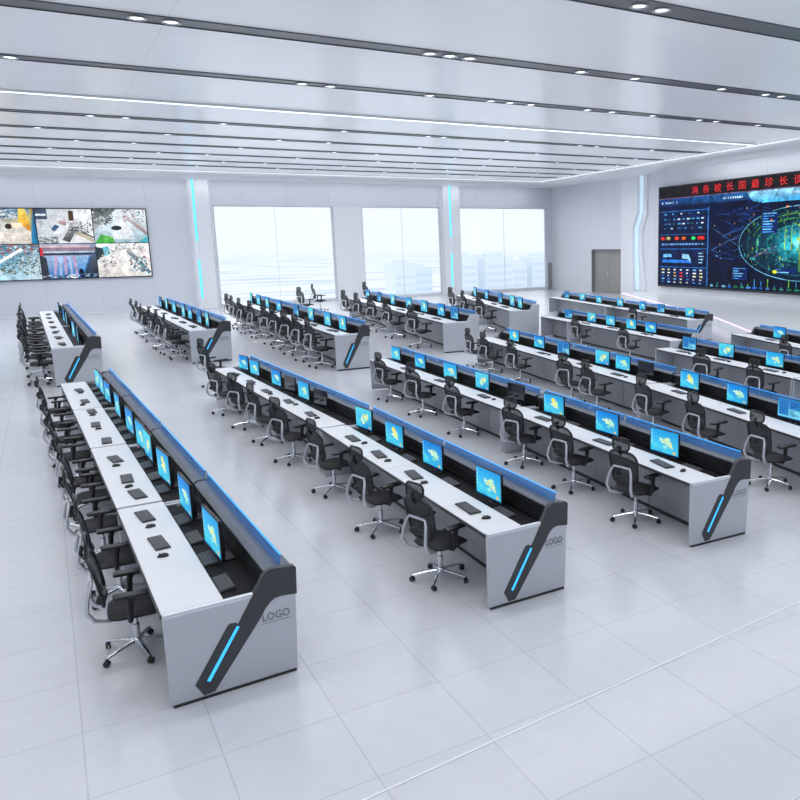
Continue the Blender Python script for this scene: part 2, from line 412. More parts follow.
# right wall pillar with a zig-zag light groove
p = bpy.data.objects.new('trim_8', None); COL.objects.link(p); struct(p)
prof = [(11.5, 0.0), (13.75, 0.0), (13.75, 6.3), (13.0, 5.3), (13.0, 2.9), (13.2, CEIL-0.4)]
prof = [(11.5, 0), (13.2, 0), (13.05, 3.2), (13.05, 5.0), (13.65, 6.1), (13.65, CEIL-0.4), (11.5, CEIL-0.4)]
MB().prism(prof, 0, 0.4, lambda u, v, d: RW(u, d, v)).build('pillar_body', M['pillar'], p, smooth=0)
zig = [(13.25, 0.5), (13.1, 3.2), (13.1, 5.0), (13.7, 6.1), (13.7, CEIL-0.45)]
b = MB()
for (s0, z0), (s1, z1) in zip(zig, zig[1:]):
    b.prism([(s0, z0), (s0+0.09, z0), (s1+0.09, z1), (s1, z1)], 0.0, 0.2, lambda u, v, d: RW(u, d, v))
b.build('light_strip', M['cyan_soft'], p, smooth=0)
zg = [(14.0, 0.5), (13.55, 3.2), (13.55, 4.8), (14.1, 5.9), (14.1, CEIL-0.45)]
b = MB()
for (s0, z0), (s1, z1) in zip(zg, zg[1:]):
    b.prism([(s0, z0), (s0+0.3, z0), (s1+0.3, z1), (s1, z1)], 0.0, 0.12, lambda u, v, d: RW(u, d, v))
b.build('groove_rib', M['pillar'], p, smooth=0)
b = MB(); rwbox(b, 11.42, 11.52, 0.1, CEIL-0.42, 0.0, 0.3); b.build('light_strip', M['cyan_soft'], p, smooth=0)

# white stage that runs in front of the map wall
PE = [(35.2, 44.0), (26.9, 26.4), (20.6, 16.4), (14.5, 7.0)]
poly = PE + [RW(52, 0.0, 0)[:2], RW(13.6, 0.0, 0)[:2]]
pf = bpy.data.objects.new('floor_platform', None); COL.objects.link(pf)
struct(pf, 'low white stage running along the map wall', 'stage')
MB().prism(poly, 0.0, 0.4, lambda u, v, d: (u, v, d)).build('stage_deck', M['platform'], pf, smooth=0)
b = MB()
for (a, c) in zip(PE, PE[1:]):
    A, C = Vector((*a, 0)), Vector((*c, 0)); n = (C-A).normalized().cross(Vector((0, 0, 1)))
    if n.x > 0: n = -n
    q = [A, C, C+n*0.04, A+n*0.04]
    b.prism([(x.x, x.y) for x in q], 0.33, 0.39, lambda u, v, d: (u, v, d))
b.build('light_strip', M['pink'], pf, smooth=0)

# ------------------------------------------------------------------ ceiling slots, light lines, downlights
SLOTS = [(9.4, 0.75), (14.1, 0.75), (20.1, 0.62), (25.5, 0.5), (34.8, 0.42), (38.9, 0.38), (42.6, 0.36), (46.2, 0.34), (49.6, 0.32), (52.6, 0.3)]
tn = 9
for (y, w) in SLOTS:
    xe = XR - (YB-y)*math.tan(RA) - 2.6
    b = MB(); b.box(XL, xe, y-w/2, y+w/2, CEIL-0.012, CEIL-0.002)
    b.box(XL, xe, y-w/2-0.03, y-w/2, CEIL-0.03, CEIL-0.002); b.box(XL, xe, y+w/2, y+w/2+0.03, CEIL-0.03, CEIL-0.002)
    struct(b.build('trim_%d' % tn, M['slot'], smooth=0)); tn += 1
for i, (y, w) in enumerate([(30.6, 0.22)]):
    xe = XR - (YB-y)*math.tan(RA) - 2.6
    t = thing('linear_light', 'long thin white light line crossing the ceiling between dark slots', 'light', ((XL+xe)/2, y, CEIL-0.012))
    MB().box(-(xe-XL)/2, (xe-XL)/2, -w/2, w/2, -0.05, -0.02).build('diffuser', M['line_light'], t, smooth=0)
    b = MB(); h = (xe-XL)/2
    b.box(-h, h, -w/2-0.05, -w/2, -0.06, 0); b.box(-h, h, w/2, w/2+0.05, -0.06, 0); b.box(-h, h, -w/2, w/2, -0.02, 0)
    b.build('housing', M['cornice'], t, smooth=0)
CAM_R = None
def camera_setup():
    yaw, pit, rol = 0.5537, 0.1806, 0.0186
    fwd = Vector((math.sin(yaw)*math.cos(pit), math.cos(yaw)*math.cos(pit), -math.sin(pit)))
    right = Vector((math.cos(yaw), -math.sin(yaw), 0)); down = fwd.cross(right)
    c, s = math.cos(rol), math.sin(rol)
    r2 = c*right+s*down; d2 = -s*right+c*down
    return r2, d2, fwd
r2, d2, fwd = camera_setup()
FOC, PX, PY, CH = 773.87, 528.45, 384.87, 4.0
def proj(p):
    q = Vector(p)-Vector((0, 0, CH)); z = q.dot(fwd)
    if z < 0.1: return None
    return (PX+FOC*q.dot(r2)/z, PY+FOC*q.dot(d2)/z)
ORD = ['first', 'second', 'third', 'fourth', 'fifth', 'sixth', 'seventh', 'eighth', 'ninth', 'tenth', 'eleventh', 'twelfth', 'thirteenth', 'fourteenth', 'fifteenth', 'sixteenth', 'seventeenth', 'eighteenth', 'nineteenth', 'twentieth']
def ordw(i): return ORD[i] if i < len(ORD) else 'number %d' % (i+1)
# downlights, in clusters along the slots
ring_me = MB().lathe([(0.15, 0.0), (0.21, 0.0), (0.21, -0.03), (0.17, -0.035), (0.15, -0.01)], n=20).mesh('trim_ring', M['ring'])
lens_me = MB().lathe([(0.01, -0.03), (0.08, -0.027), (0.14, -0.014), (0.15, 0.0)], n=20).mesh('lens', M['lens'])
CL = {1: [10.3, 11.1, 11.75, 12.4], 2: [2.4, 3.1, 9.5, 10.1, 10.7, 14.5, 16.6, 20.4, 22.6, 23.4], 3: [-0.1, 7.6, 8.5, 12.0, 14.4, 15.2, 16.1, 18.7, 19.9, 22.0, 24.6, 25.6, 28.2],
      4: [2.2, 3.4, 7.0, 12.1, 16.2, 17.0, 20.5, 25.0, 26.1, 30.0]}
for i, (y, w) in enumerate(SLOTS):
    if i == 0: continue
    xs = CL.get(i) or [0.5+3.9*k+((k*7+i*3) % 5)*0.5 for k in range(9)]
    xe = XR - (YB-y)*math.tan(RA) - 2.8
    vis = [x for x in xs if x < xe and proj((x, y, CEIL)) and 3 < proj((x, y, CEIL))[0] < 797 and proj((x, y, CEIL))[1] > 3]
    for k, x in enumerate(vis):
        t = thing('downlight', 'small round downlight, %s from left in %s dark ceiling slot from camera' % (ordw(k), ordw(i-1)), 'light', (x, y, CEIL-0.012), 0, 'round downlights in ceiling slots')
        link('trim_ring', ring_me, t); link('lens', lens_me, t)

# ------------------------------------------------------------------ video wall (left) and map wall (right)
def clutter(r, n, u0, v0, u1, v1, cols, smin=0.01, smax=0.05, asp=0.6, skew=0.0):
    out = []
    for _ in range(int(n*2.2)):
        u, v = r.uniform(u0, u1), r.uniform(v0, v1); a, h = r.uniform(smin, smax)*0.75, r.uniform(smin, smax)*asp*0.75
        k = r.uniform(-1, 1)*skew
        q = [(u-a/2, v-h/2), (u+a/2, v-h/2+k*a), (u+a/2, v+h/2+k*a), (u-a/2, v+h/2)]
        q = [(min(1, max(0, x)), min(1, max(0, y))) for x, y in q]
        c_ = r.choice(cols); out.append((q, tuple(int(x*0.72+y*0.28) for x, y in zip(c_, (176, 190, 200)))))
    return out
BG = [(0, 0), (1, 0), (1, 1), (0, 1)]
def sc_yard():
    r = random.Random(1)
    s = [(BG, [(196, 200, 206), (226, 214, 200), (232, 226, 214), (170, 190, 210)])]
    s += [(R4(0, 0.62, 1, 1), [(150, 170, 190), (230, 200, 120), (110, 150, 170), (90, 150, 190)])]
    s += clutter(r, 40, 0.1, 0.68, 0.8, 1, [(40, 60, 90), (210, 220, 230), (90, 120, 150), (250, 250, 250)], 0.03, 0.12)
    s += [([(0.72, 0.6), (0.9, 0.35), (0.98, 0.4), (0.85, 1), (0.74, 1)], [(240, 190, 60), (230, 140, 40), (120, 190, 70), (240, 220, 120), (240, 220, 90)])]
    s += [([(0.9, 0.0), (1, 0), (1, 1), (0.93, 1)], [(60, 160, 210), (30, 110, 160), (20, 60, 90), (220, 180, 60)])]
    s += [(ell(0.55, 0.5, 0.06, 0.08, 10), (60, 50, 50)), (R4(0.6, 0.45, 0.78, 0.6), (238, 228, 200)), (ell(0.35, 0.22, 0.3, 0.15, 16), (240, 232, 222))]
    return s
def sc_parking():
    r = random.Random(2)
    s = [(BG, [(206, 212, 220), (236, 238, 242), (244, 246, 248), (190, 200, 210)])]
    s += [(R4(0, 0.7, 0.2, 1), (70, 84, 104)), (R4(0.0, 0.8, 0.18, 0.86), (220, 230, 240)), (R4(0.58, 0.66, 0.67, 0.95), (88, 66, 60)), (R4(0.38, 0.5, 0.52, 0.72), [(150, 60, 66), (120, 40, 60), (230, 220, 226), (240, 240, 244)])]
    s += [([(0.2, 0.3), (0.42, 0.2), (0.55, 0.5), (0.32, 0.62)], (222, 228, 236)), ([(0.24, 0.42), (0.3, 0.34), (0.4, 0.5), (0.32, 0.55)], (70, 100, 140))]
    s += [([(0.42, 0.1), (0.55, 0.02), (0.72, 0.45), (0.6, 0.5)], [(90, 96, 96), (60, 64, 66), (150, 160, 160), (180, 186, 186)])]
    s += [([(0.66, 0.28), (0.98, 0.02), (1, 0.1), (0.72, 0.4)], (196, 188, 170)), ([(0.7, 0.36), (1, 0.14), (1, 0.18), (0.72, 0.42)], (84, 80, 76))]
    s += clutter(r, 70, 0.55, 0.3, 1, 0.62, [(50, 56, 60), (30, 34, 40), (240, 244, 246), (120, 126, 130)], 0.015, 0.05, 1, 0.6)
    s += clutter(r, 60, 0, 0.0, 0.35, 0.2, [(90, 96, 104), (60, 66, 74), (200, 206, 212)], 0.02, 0.07, 0.8)
    return s
def sc_street():
    r = random.Random(3)
    s = [(BG, [(176, 206, 220), (150, 180, 196), (236, 242, 246), (240, 244, 248)])]
    s += [([(0.3, 0.1), (0.75, 0.1), (0.62, 1), (0.5, 1)], (228, 234, 240)), ([(0, 0.35), (0.44, 1), (0.0, 1)], [(190, 196, 200), (100, 110, 112), (50, 56, 60)])]
    s += clutter(r, 60, 0, 0.55, 0.38, 1, [(30, 36, 40), (70, 80, 84), (230, 236, 238), (110, 120, 120)], 0.02, 0.07, 1, 0.8)
    s += [([(0, 0), (0.36, 0), (0.34, 0.16), (0.12, 0.26)], [(60, 170, 60), (70, 190, 70), (120, 210, 100), (90, 180, 110)]), (ell(0.42, 0.44, 0.1, 0.07, 12), (40, 50, 56))]
    s += clutter(r, 50, 0.55, 0.62, 0.98, 1, [(150, 160, 170), (250, 252, 252), (90, 110, 130), (200, 100, 110)], 0.01, 0.05, 1.4)
    s += [([(0.62, 0.7), (1, 0.2), (1, 0.35), (0.68, 0.8)], [(160, 150, 156), (110, 100, 110), (210, 190, 190), (230, 230, 230)]), ([(0.8, 0.0), (1, 0), (1, 0.2)], (80, 180, 200))]
    return s
def sc_square():
    r = random.Random(4)
    s = [(BG, [(130, 200, 232), (210, 230, 240), (120, 160, 176), (60, 110, 150)])]
    s += clutter(r, 90, 0, 0.7, 1, 1, [(30, 60, 84), (90, 140, 170), (190, 60, 60), (220, 236, 244), (40, 44, 50)], 0.02, 0.07, 0.9)
    s += [([(0.0, 0.0), (0.5, 0), (0.2, 0.5), (0, 0.55)], [(150, 215, 240), (190, 230, 244), (240, 248, 250), (230, 244, 250)]), ([(0, 0.05), (0.12, 0.12), (0.16, 0.4), (0, 0.35)], (30, 110, 180))]
    s += clutter(r, 70, 0.35, 0.15, 1, 0.68, [(24, 28, 26), (50, 60, 50), (236, 240, 236), (120, 116, 70)], 0.02, 0.06, 1, 0.6)
    s += [([(0.3, 0.45), (0.75, 0.85), (0.7, 0.9), (0.26, 0.5)], (240, 244, 248))]
    return s
def sc_stage():
    r = random.Random(5)
    s = [(BG, [(60, 100, 150), (50, 110, 170), (150, 170, 200), (190, 200, 216)])]
    s += [(R4(0, 0.8, 1, 0.9), (150, 130, 150)), (R4(0, 0.9, 0.9, 0.96), (220, 190, 200)), (R4(0, 0.68, 1, 0.74), (60, 60, 84)), (R4(0, 0.75, 1, 0.79), (196, 214, 232))]
    s += [(R4(0.06, 0.1, 0.86, 0.66), [(70, 120, 190), (40, 140, 220), (150, 190, 226), (170, 196, 230)])]
    s += [([(0.2+0.1*k, 0.1), (0.24+0.1*k, 0.1), (0.3+0.08*k, 0.64), (0.24+0.08*k, 0.64)], (170, 196, 236) if k % 2 else (190, 160, 200)) for k in range(5)]
    s += [([(0, 0.0), (0.12, 0), (0.1, 0.6), (0, 0.7)], (56, 62, 74)), ([(0.72, 0), (1, 0), (1, 0.8), (0.86, 0.6)], [(30, 60, 90), (34, 40, 50), (90, 100, 120), (60, 110, 180)])]
    s += [(ell(0.7, 0.14, 0.05, 0.14, 10), (16, 30, 60)), (ell(0.56, 0.06, 0.08, 0.06, 10), (236, 244, 250)), (ell(0.88, 0.05, 0.1, 0.04, 10), (20, 24, 30))]
    s += clutter(r, 30, 0.0, 0.02, 1, 0.12, [(220, 230, 240), (30, 60, 110), (110, 160, 200)], 0.02, 0.08)
    s += [([(0.0, 0.66), (0.06, 0.7), (0.04, 0.9), (0, 0.92)], (220, 60, 70))]
    return s
def sc_path():
    r = random.Random(6)
    s = [(BG, [(226, 222, 220), (232, 230, 230), (250, 250, 250), (246, 248, 250)])]
    s += [([(0.1, 0), (0.85, 0), (0.58, 0.8), (0.42, 0.8)], [(222, 218, 214), (236, 232, 230), (250, 250, 250), (246, 246, 246)])]
    s += [([(0, 0.5), (0.14, 0.66), (0.14, 0.86), (0, 0.9)], (50, 66, 74)), ([(0.14, 0.6), (0.26, 0.7), (0.22, 0.92), (0.12, 0.9)], (110, 190, 210))]
    s += clutter(r, 30, 0.05, 0.3, 0.35, 0.8, [(150, 70, 66), (70, 80, 80), (180, 200, 196), (240, 240, 240)], 0.01, 0.05, 1.4)
    s += [([(0.55, 0.75), (0.95, 0.05), (1, 0.12), (0.62, 0.85)], [(120, 130, 140), (70, 160, 190), (60, 90, 110), (200, 206, 210)])]
    s += clutter(r, 45, 0.6, 0.15, 0.95, 0.6, [(50, 90, 110), (90, 180, 200), (240, 244, 246), (120, 80, 70)], 0.02, 0.07, 1.2, -0.9)
    s += [seg(0.8, 0.9, 0.97, 0.45, 0.012, (230, 130, 150))]
    s += clutter(r, 40, 0.3, 0.8, 0.9, 1, [(190, 200, 206), (120, 150, 150), (160, 90, 90), (250, 250, 250)], 0.01, 0.05, 1.4)
    return s
vx = [-3.2, 0.0, 3.1, 6.24]; vz = [2.33, 4.53, 6.70]
yv = YB-0.16
vw = thing('video_wall', 'black-framed video wall of six camera pictures on the far left wall', 'screen', ((vx[0]+vx[3])/2, YB, vz[0]))
ox, oz = (vx[0]+vx[3])/2, vz[0]
b = MB(); b.box(vx[0]-0.04-ox, vx[3]+0.04-ox, -0.14, 0, -0.04, vz[2]-oz+0.04, 0.02)
b.build('frame', M['frame_black'], vw, smooth=0)
names = [[('street square camera picture with blue walkway', sc_square), ('blue-lit stage camera picture', sc_stage), ('white walkway camera picture', sc_path)],
         [('beige yard camera picture with yellow structure', sc_yard), ('parked cars camera picture', sc_parking), ('street camera picture with green corner', sc_street)]]
for j in range(2):
    for i in range(3):
        g = 0.025
        u0, u1, z0, z1 = vx[i]+g, vx[i+1]-g, vz[j]+g, vz[j+1]-g
        me = art_mesh('screen', names[j][i][1](), lambda u, v, k: (u0+(u1-u0)*u-ox, -0.15-k, z0+(z1-z0)*v-oz), 0.0004, M['art_camera'])
        link('screen', me, vw, label=names[j][i][0])

# ---- map wall
S0, S1, ZB, ZT = 16.1, 41.2, 0.98, 7.6
mw = thing('led_wall', 'huge dark blue map display with red lettering on the right wall', 'screen', RW((S0+S1)/2, 0, 0.9), 0)
mc = Vector(RW((S0+S1)/2, 0, 0.9))
def rl(s, o, z): return tuple(Vector(RW(s, o, z))-mc)
b = MB(); P = [rl(s, o, z) for z in (ZB-0.12, ZT+0.06) for (s, o) in ((S0-0.12, 0.0), (S1+0.12, 0.0), (S1+0.12, 0.25), (S0-0.12, 0.25))]
b.add(P, [(0, 1, 2, 3), (7, 6, 5, 4), (0, 4, 5, 1), (1, 5, 6, 2), (2, 6, 7, 3), (3, 7, 4, 0)])
b.build('frame', M['frame_black'], mw, smooth=0)
W_, H_ = S1-S0, ZT-ZB
def map_shapes():
    r = random.Random(11); s = []
    # u in metres from the left edge, v in metres from the bottom
    s.append((R4(0, 0, W_, H_), [(5, 14, 48), (3, 8, 26), (4, 10, 36), (6, 20, 62)]))
    s.append((R4(0, H_-0.75, W_, H_), (26, 26, 30)))
    s.append((R4(0, H_-0.80, W_, H_-0.75), (120, 90, 120)))
    # header bar
    s.append((R4(0, H_-1.28, W_, H_-0.80), [(10, 30, 80), (20, 70, 140), (40, 130, 200), (16, 60, 130)]))
    s.append(([(9.2, H_-1.38), (10.0, H_-1.5), (15.2, H_-1.5), (16, H_-1.38), (16.6, H_-0.82), (8.6, H_-0.82)], [(40, 140, 210), (70, 190, 240), (70, 190, 240), (40, 140, 210), (150, 215, 245), (150, 215, 245)]))
    for u0, n in ((0.3, 9), (6.2, 12), (11.6, 16), (17.5, 12)):
        for k in range(n):
            if r.random() < 0.8: s.append((R4(u0+k*0.2, H_-1.12, u0+k*0.2+r.uniform(0.06, 0.17), H_-1.0), (190, 225, 250)))
    # left info panels
    for (z0, z1) in ((3.55, 5.0), (2.62, 3.45), (1.35, 2.5), (0.12, 1.28)):
        s.append((R4(0.15, z0, 5.2, z1), [(6, 22, 62), (5, 18, 54), (8, 30, 78), (6, 26, 70)]))
        s.append((R4(0.15, z1-0.05, 5.2, z1), (40, 110, 190)))
    s.append((R4(5.15, 0.1, 5.25, 5.1), (50, 120, 200)))
    for (z, n) in ((4.75, 5), (4.4, 9), (4.1, 9), (3.8, 6)):
        for k in range(n):
            u = 0.6+k*4.4/n; w = r.uniform(0.12, 0.35)
            s.append((R4(u, z, u+w, z+0.09), r.choice([(70, 150, 200), (200, 225, 240), (50, 110, 170)])))
    s.append((R4(0.2, 2.95, 5.1, 3.42), (6, 16, 44)))
    for u, c in ((0.45, (240, 40, 40)), (1.05, (240, 240, 150)), (2.0, (250, 60, 40)), (2.75, (255, 110, 30)), (3.75, (40, 200, 100)), (4.4, (250, 40, 40)), (4.65, (250, 40, 40))):
        s.append((ell(u, 3.18, 0.27, 0.14, 14), tuple(int(x*0.45) for x in c))); s.append((ell(u, 3.18, 0.2, 0.1, 14), c))
    s.append((R4(0.3, 2.72, 4.9, 2.86), (40, 80, 140)))
    for k in range(14): s.append((R4(0.4+k*0.32, 2.75, 0.4+k*0.32+0.2, 2.83), (120, 170, 220)))
    s.append(([(0.4, 1.55), (3.6, 1.55), (3.3, 1.75), (0.4, 1.75)], (40, 120, 220)))
    s.append(([(0.5, 1.9), (1.5, 1.95), (1.4, 2.15), (0.5, 2.12)], (110, 190, 250))); s.append(([(2.6, 1.85), (3.2, 1.8), (3.5, 1.6), (3.5, 1.8), (3.3, 2.1), (2.6, 2.15)], (150, 210, 250)))
    for k in range(4): s.append((R4(4.3, 1.55+k*0.2, 4.3+r.uniform(0.3, 0.6), 1.62+k*0.2), (150, 200, 230)))
    for row in range(5):
        for k in range(7):
            u = 0.35+k*0.68; z = 0.2+row*0.21
            c = r.choice([(230, 235, 240), (120, 190, 240), (60, 120, 200), (230, 220, 150)])
            if row in (2, 3) and k in (2, 3): c = (230, 40, 40) if k == 3 else (240, 200, 120)
            s.append((R4(u, z, u+r.uniform(0.14, 0.34), z+0.08), c))
    # map: shade patches, terrain streaks
    for _ in range(90):
        u, v = r.uniform(5.5, 14), r.uniform(1.6, 4.9); a = r.uniform(-0.35, 0.45); L = r.uniform(0.4, 1.8)
        s.append(seg(u, v, min(u+L, W_), v+L*a, r.uniform(0.02, 0.07), r.choice([(16, 44, 104), (22, 60, 128), (12, 34, 90), (30, 80, 150)])))
    for _ in range(60):
        u, v = r.uniform(17, W_-0.8), r.uniform(1.0, 4.9); L = r.uniform(0.2, 0.6)
        s.append(seg(u, v, u+L, v+r.uniform(-0.3, 0.3), 0.05, r.choice([(16, 44, 104), (30, 90, 150), (60, 140, 120)])))
    for a in ((5.6, 3.8, 9.0, 2.2), (7.0, 2.95, 10.6, 3.5), (5.6, 2.4, 8.2, 3.3)):
        s.append(seg(*a, 0.035, (70, 105, 160)))
    # glowing city disc: shaded wedges from a bright core to the dark rim
    cx, cz = 13.1, 2.75
    rad = [(0.0, 0.0), (0.8, 0.3), (1.7, 0.65), (3.0, 1.15), (4.9, 2.05)]
    shade = [(170, 250, 250), (60, 215, 230), (14, 120, 140), (8, 56, 78), (4, 18, 44)]
    for (ra, rb, ca, cb) in zip(rad, rad[1:], shade, shade[1:]):
        for k in range(32):
            a0, a1 = 2*PI*k/32, 2*PI*(k+1)/32
            q = [(cx+ra[0]*math.cos(a0), cz+ra[1]*math.sin(a0)), (cx+rb[0]*math.cos(a0), cz+rb[1]*math.sin(a0)), (cx+rb[0]*math.cos(a1), cz+rb[1]*math.sin(a1)), (cx+ra[0]*math.cos(a1), cz+ra[1]*math.sin(a1))]
            if ra[0] == 0: q = q[:3]; s.append((q, [ca, cb, cb]))
            else: s.append((q, [ca, cb, cb, ca]))
    s += ring_polys(cx, cz, 5.0, 2.1, 0.045, (100, 180, 210), 60)
    s += ring_polys(cx, cz, 4.3, 1.8, 0.05, (16, 90, 100), 60)
    s += ring_polys(cx, cz, 3.5, 1.45, 0.06, (70, 150, 60), 40, 1.2, 3.4)
    s += ring_polys(cx, cz+0.05, 3.9, 1.65, 0.05, (90, 150, 60), 40, 0.8, 2.9)
    s += ring_polys(cx, cz, 2.6, 1.05, 0.035, (50, 190, 180), 40)
    for _ in range(420):
        a = r.uniform(0, 2*PI); q = math.sqrt(r.uniform(0.02, 1)); u, v = cx+4.8*q*math.cos(a), cz+2.0*q*math.sin(a)
        w, h = r.uniform(0.02, 0.11), r.uniform(0.03, 0.2)
        if v+h > 4.95 or v < 0.45: continue
        s.append((R4(u, v, u+w, v+h), r.choice([(14, 48, 66), (30, 120, 140), (100, 160, 50), (8, 24, 40), (150, 170, 50), (60, 190, 190), (24, 74, 90), (10, 40, 60), (6, 30, 40)])))
    for _ in range(26):
        a = r.uniform(0, 2*PI); b_ = a+r.uniform(-0.5, 0.5); q, q2 = r.uniform(0.3, 1), r.uniform(0.3, 1)
        s.append(seg(cx+4.8*q*math.cos(a), cz+2*q*math.sin(a), cx+4.8*q2*math.cos(b_), cz+2*q2*math.sin(b_), 0.025, r.choice([(110, 150, 190), (60, 150, 150), (140, 110, 170)])))
    # tower of light
    s.append(([(cx-0.13, 1.2), (cx+0.13, 1.2), (cx+0.12, 3.4), (cx+0.06, 5.0), (cx-0.06, 5.0), (cx-0.12, 3.4)], [(50, 120, 80), (50, 120, 80), (150, 180, 60), (190, 205, 90), (190, 205, 90), (150, 180, 60)]))
    s.append((R4(cx-0.3, 2.9, cx+0.3, 3.1), (160, 190, 60))); s.append((R4(cx-0.22, 3.7, cx+0.22, 3.82), (170, 195, 70)))
    for u in (12.4, 13.8, 11.9, 14.2): s.append(([(u-0.04, 2.4), (u+0.04, 2.4), (u+0.02, 2.4+r.uniform(0.6, 1.5)), (u-0.02, 3.3)], (150, 210, 80)))
    # callouts
    for (u0, z0, u1, z1) in ((10.0, 3.35, 11.3, 4.6), (7.6, 0.6, 9.0, 1.35), (14.9, 3.3, 16.4, 4.5), (11.2, 1.05, 12.8, 1.35)):
        s.append((R4(u0, z0, u1, z1), (8, 32, 92)))
        n = int((z1-z0)/0.15)
        for k in range(n): s.append((R4(u0+0.1, z0+0.05+k*0.15, u0+0.1+r.uniform(0.4, u1-u0-0.2), z0+0.11+k*0.15), r.choice([(70, 150, 230), (110, 190, 240)])))
    s.append((ell(11.2, 1.15, 0.2, 0.1, 12), (200, 215, 40)))
    for _ in range(40): 
        u, v = r.uniform(5.6, W_-1), r.uniform(0.7, 4.9); s.append((ell(u, v, 0.05, 0.04, 6), r.choice([(240, 160, 50), (220, 235, 245), (110, 200, 240), (120, 220, 90)])))
    for (u, v) in ((12.0, 4.8), (10.8, 4.1), (13.0, 4.7), (14.5, 4.6)): s.append((ell(u, v, 0.1, 0.06, 8), (250, 150, 50)))
    for k in range(34):
        u = 5.6+k*0.55
        if u > W_-0.7: break
        s.append((R4(u, 0.1, u+r.uniform(0.2, 0.38), 0.22), r.choice([(30, 90, 180), (70, 140, 210), (120, 180, 220), (40, 120, 90)])))
        s.append((R4(u+0.1, 0.26, u+0.16, 0.26+r.uniform(0.03, 0.5)*(1 if u > 9 else 0.3)), r.choice([(50, 130, 200), (120, 200, 60), (60, 160, 190)])))
    for z in (5.25, 5.22): pass
    # right info panel
    s.append((R4(19.8, 0.12, W_-0.15, 5.0), (6, 22, 62)))
    for k in range(30): s.append((R4(20.1+(k % 3)*1.5, 0.3+(k//3)*0.45, 20.1+(k % 3)*1.5+r.uniform(0.3, 1.1), 0.42+(k//3)*0.45), r.choice([(70, 150, 220), (200, 225, 245), (230, 120, 60)])))
    return s
me = art_mesh('screen', map_shapes(), lambda u, v, k: rl(S0+u, 0.26+k, ZB+v), 0.00004, M['art_map'])
link('screen', me, mw)
# red lettering in the header band (right wall faces -X: text runs towards the viewer, +s)
chars = '  '.join('消各被长国最珍长谈指挥程各长国中')
tm = text_mesh(chars, 0.54, 'banner_lettering', mat('red_lettering', (0.4, 0.01, 0.01), 0.5, emit=hexc(205, 20, 30), estr=1.0))
o = link('banner_lettering', tm, mw, label='glowing red characters in the dark top band')
xsl = [v.co.x for v in tm.vertices]; wid = max(xsl)-min(xsl)
e1 = Vector(RW(1, 0, 0))-Vector(RW(0, 0, 0)); e1.normalize(); nrm = Vector(RW(0, 1, 0))-Vector(RW(0, 0, 0)); nrm.normalize()
sx = 17.2/wid
o.matrix_local = Matrix.Translation(Vector(rl(S0+3.5, 0.30, ZT-0.58))) @ Matrix(((e1.x*sx, 0, nrm.x, 0), (e1.y*sx, 0, nrm.y, 0), (0, 1, 0, 0), (0, 0, 0, 1)))

# ------------------------------------------------------------------ consoles
PAN = [(0.0, 0.03), (0.0, 0.87), (0.012, 0.885), (0.775, 0.885), (0.828, 0.965), (0.864, 1.03), (0.90, 1.065), (0.94, 1.08), (1.15, 1.06), (1.168, 1.04), (1.12, 0.03)]
BLK = [(0.768, 0.8865), (0.826, 0.968), (0.862, 1.034), (0.898, 1.069), (0.94, 1.085), (1.152, 1.065), (1.172, 1.043), (1.161, 0.785), (1.02, 0.80), (0.96, 0.795), (0.915, 0.77), (0.868, 0.72), (0.802, 0.62),
       (0.365, 0.055), (0.271, 0.045), (0.205, 0.165), (0.518, 0.640), (0.545, 0.66), (0.595, 0.655), (0.612, 0.635)]
LEDP = [(0.600, 0.622), (0.622, 0.610), (0.332, 0.165), (0.306, 0.178)]
def fnN(y): return lambda u, v, d: (u, y+d, v)
LOGO = text_mesh('LOGO', 0.105, 'logo_lettering', M['ink'], 0.001)
lx = [v.co.x for v in LOGO.vertices]; LOGO_W = max(lx)-min(lx)
for v in LOGO.vertices: v.co = Vector(((v.co.x-min(lx))*0.25/LOGO_W, 0, v.co.y))
# shared end panel meshes (outer face at y = 0, body reaching to y = 0.05)
def acc_split():
    # black shape without the silver notch between the two legs
    upper = BLK[:13]; return BLK
ME_PANEL = MB().prism(PAN, 0.0, 0.05, fnN(0), 0.012, 3).mesh('end_panel', M['silver'], 30)
ME_EDGE = MB().tube([(0.01, 0.024, 0.8615), (0.765, 0.024, 0.8615)], 0.026, 20).mesh('polished_edge', M['edge_silver'])
ME_ACC = MB().prism(BLK, -0.006, 0.056, fnN(0)).mesh('accent_stripe', M['accent'], 0)
ME_ACCF = MB().prism(BLK[:8]+[(1.02, 0.80), (0.96, 0.795), (0.88, 0.80), (0.80, 0.82)], -0.004, 0.056, fnN(0)).mesh('accent_cap', M['accent'], 0)
ME_FARCAP = ME_ACCF.copy(); ME_FARCAP.materials.clear(); ME_FARCAP.materials.append(M['rail'])
ME_LED = MB().prism(LEDP, -0.012, 0.0, fnN(0)).mesh('light_strip', M['led'], 0)
ME_UL = MB().box(0.82, 1.09, -0.002, 0.001, 0.566, 0.569).mesh('logo_underline', M['ink'], 0)
PLAIN = [(0.0, 0.03), (0.0, 0.87), (0.012, 0.885), (0.775, 0.885), (0.80, 0.90), (1.12, 0.90), (1.12, 0.03)]
ME_SIDE = MB().prism([(0.03, 0.0), (0.0, 0.05), (0.0, 0.835), (0.90, 0.835), (0.90, 0.0)], 0, 0.04, fnN(0), 0.008, 2).mesh('side_panel', M['silver'], 30)

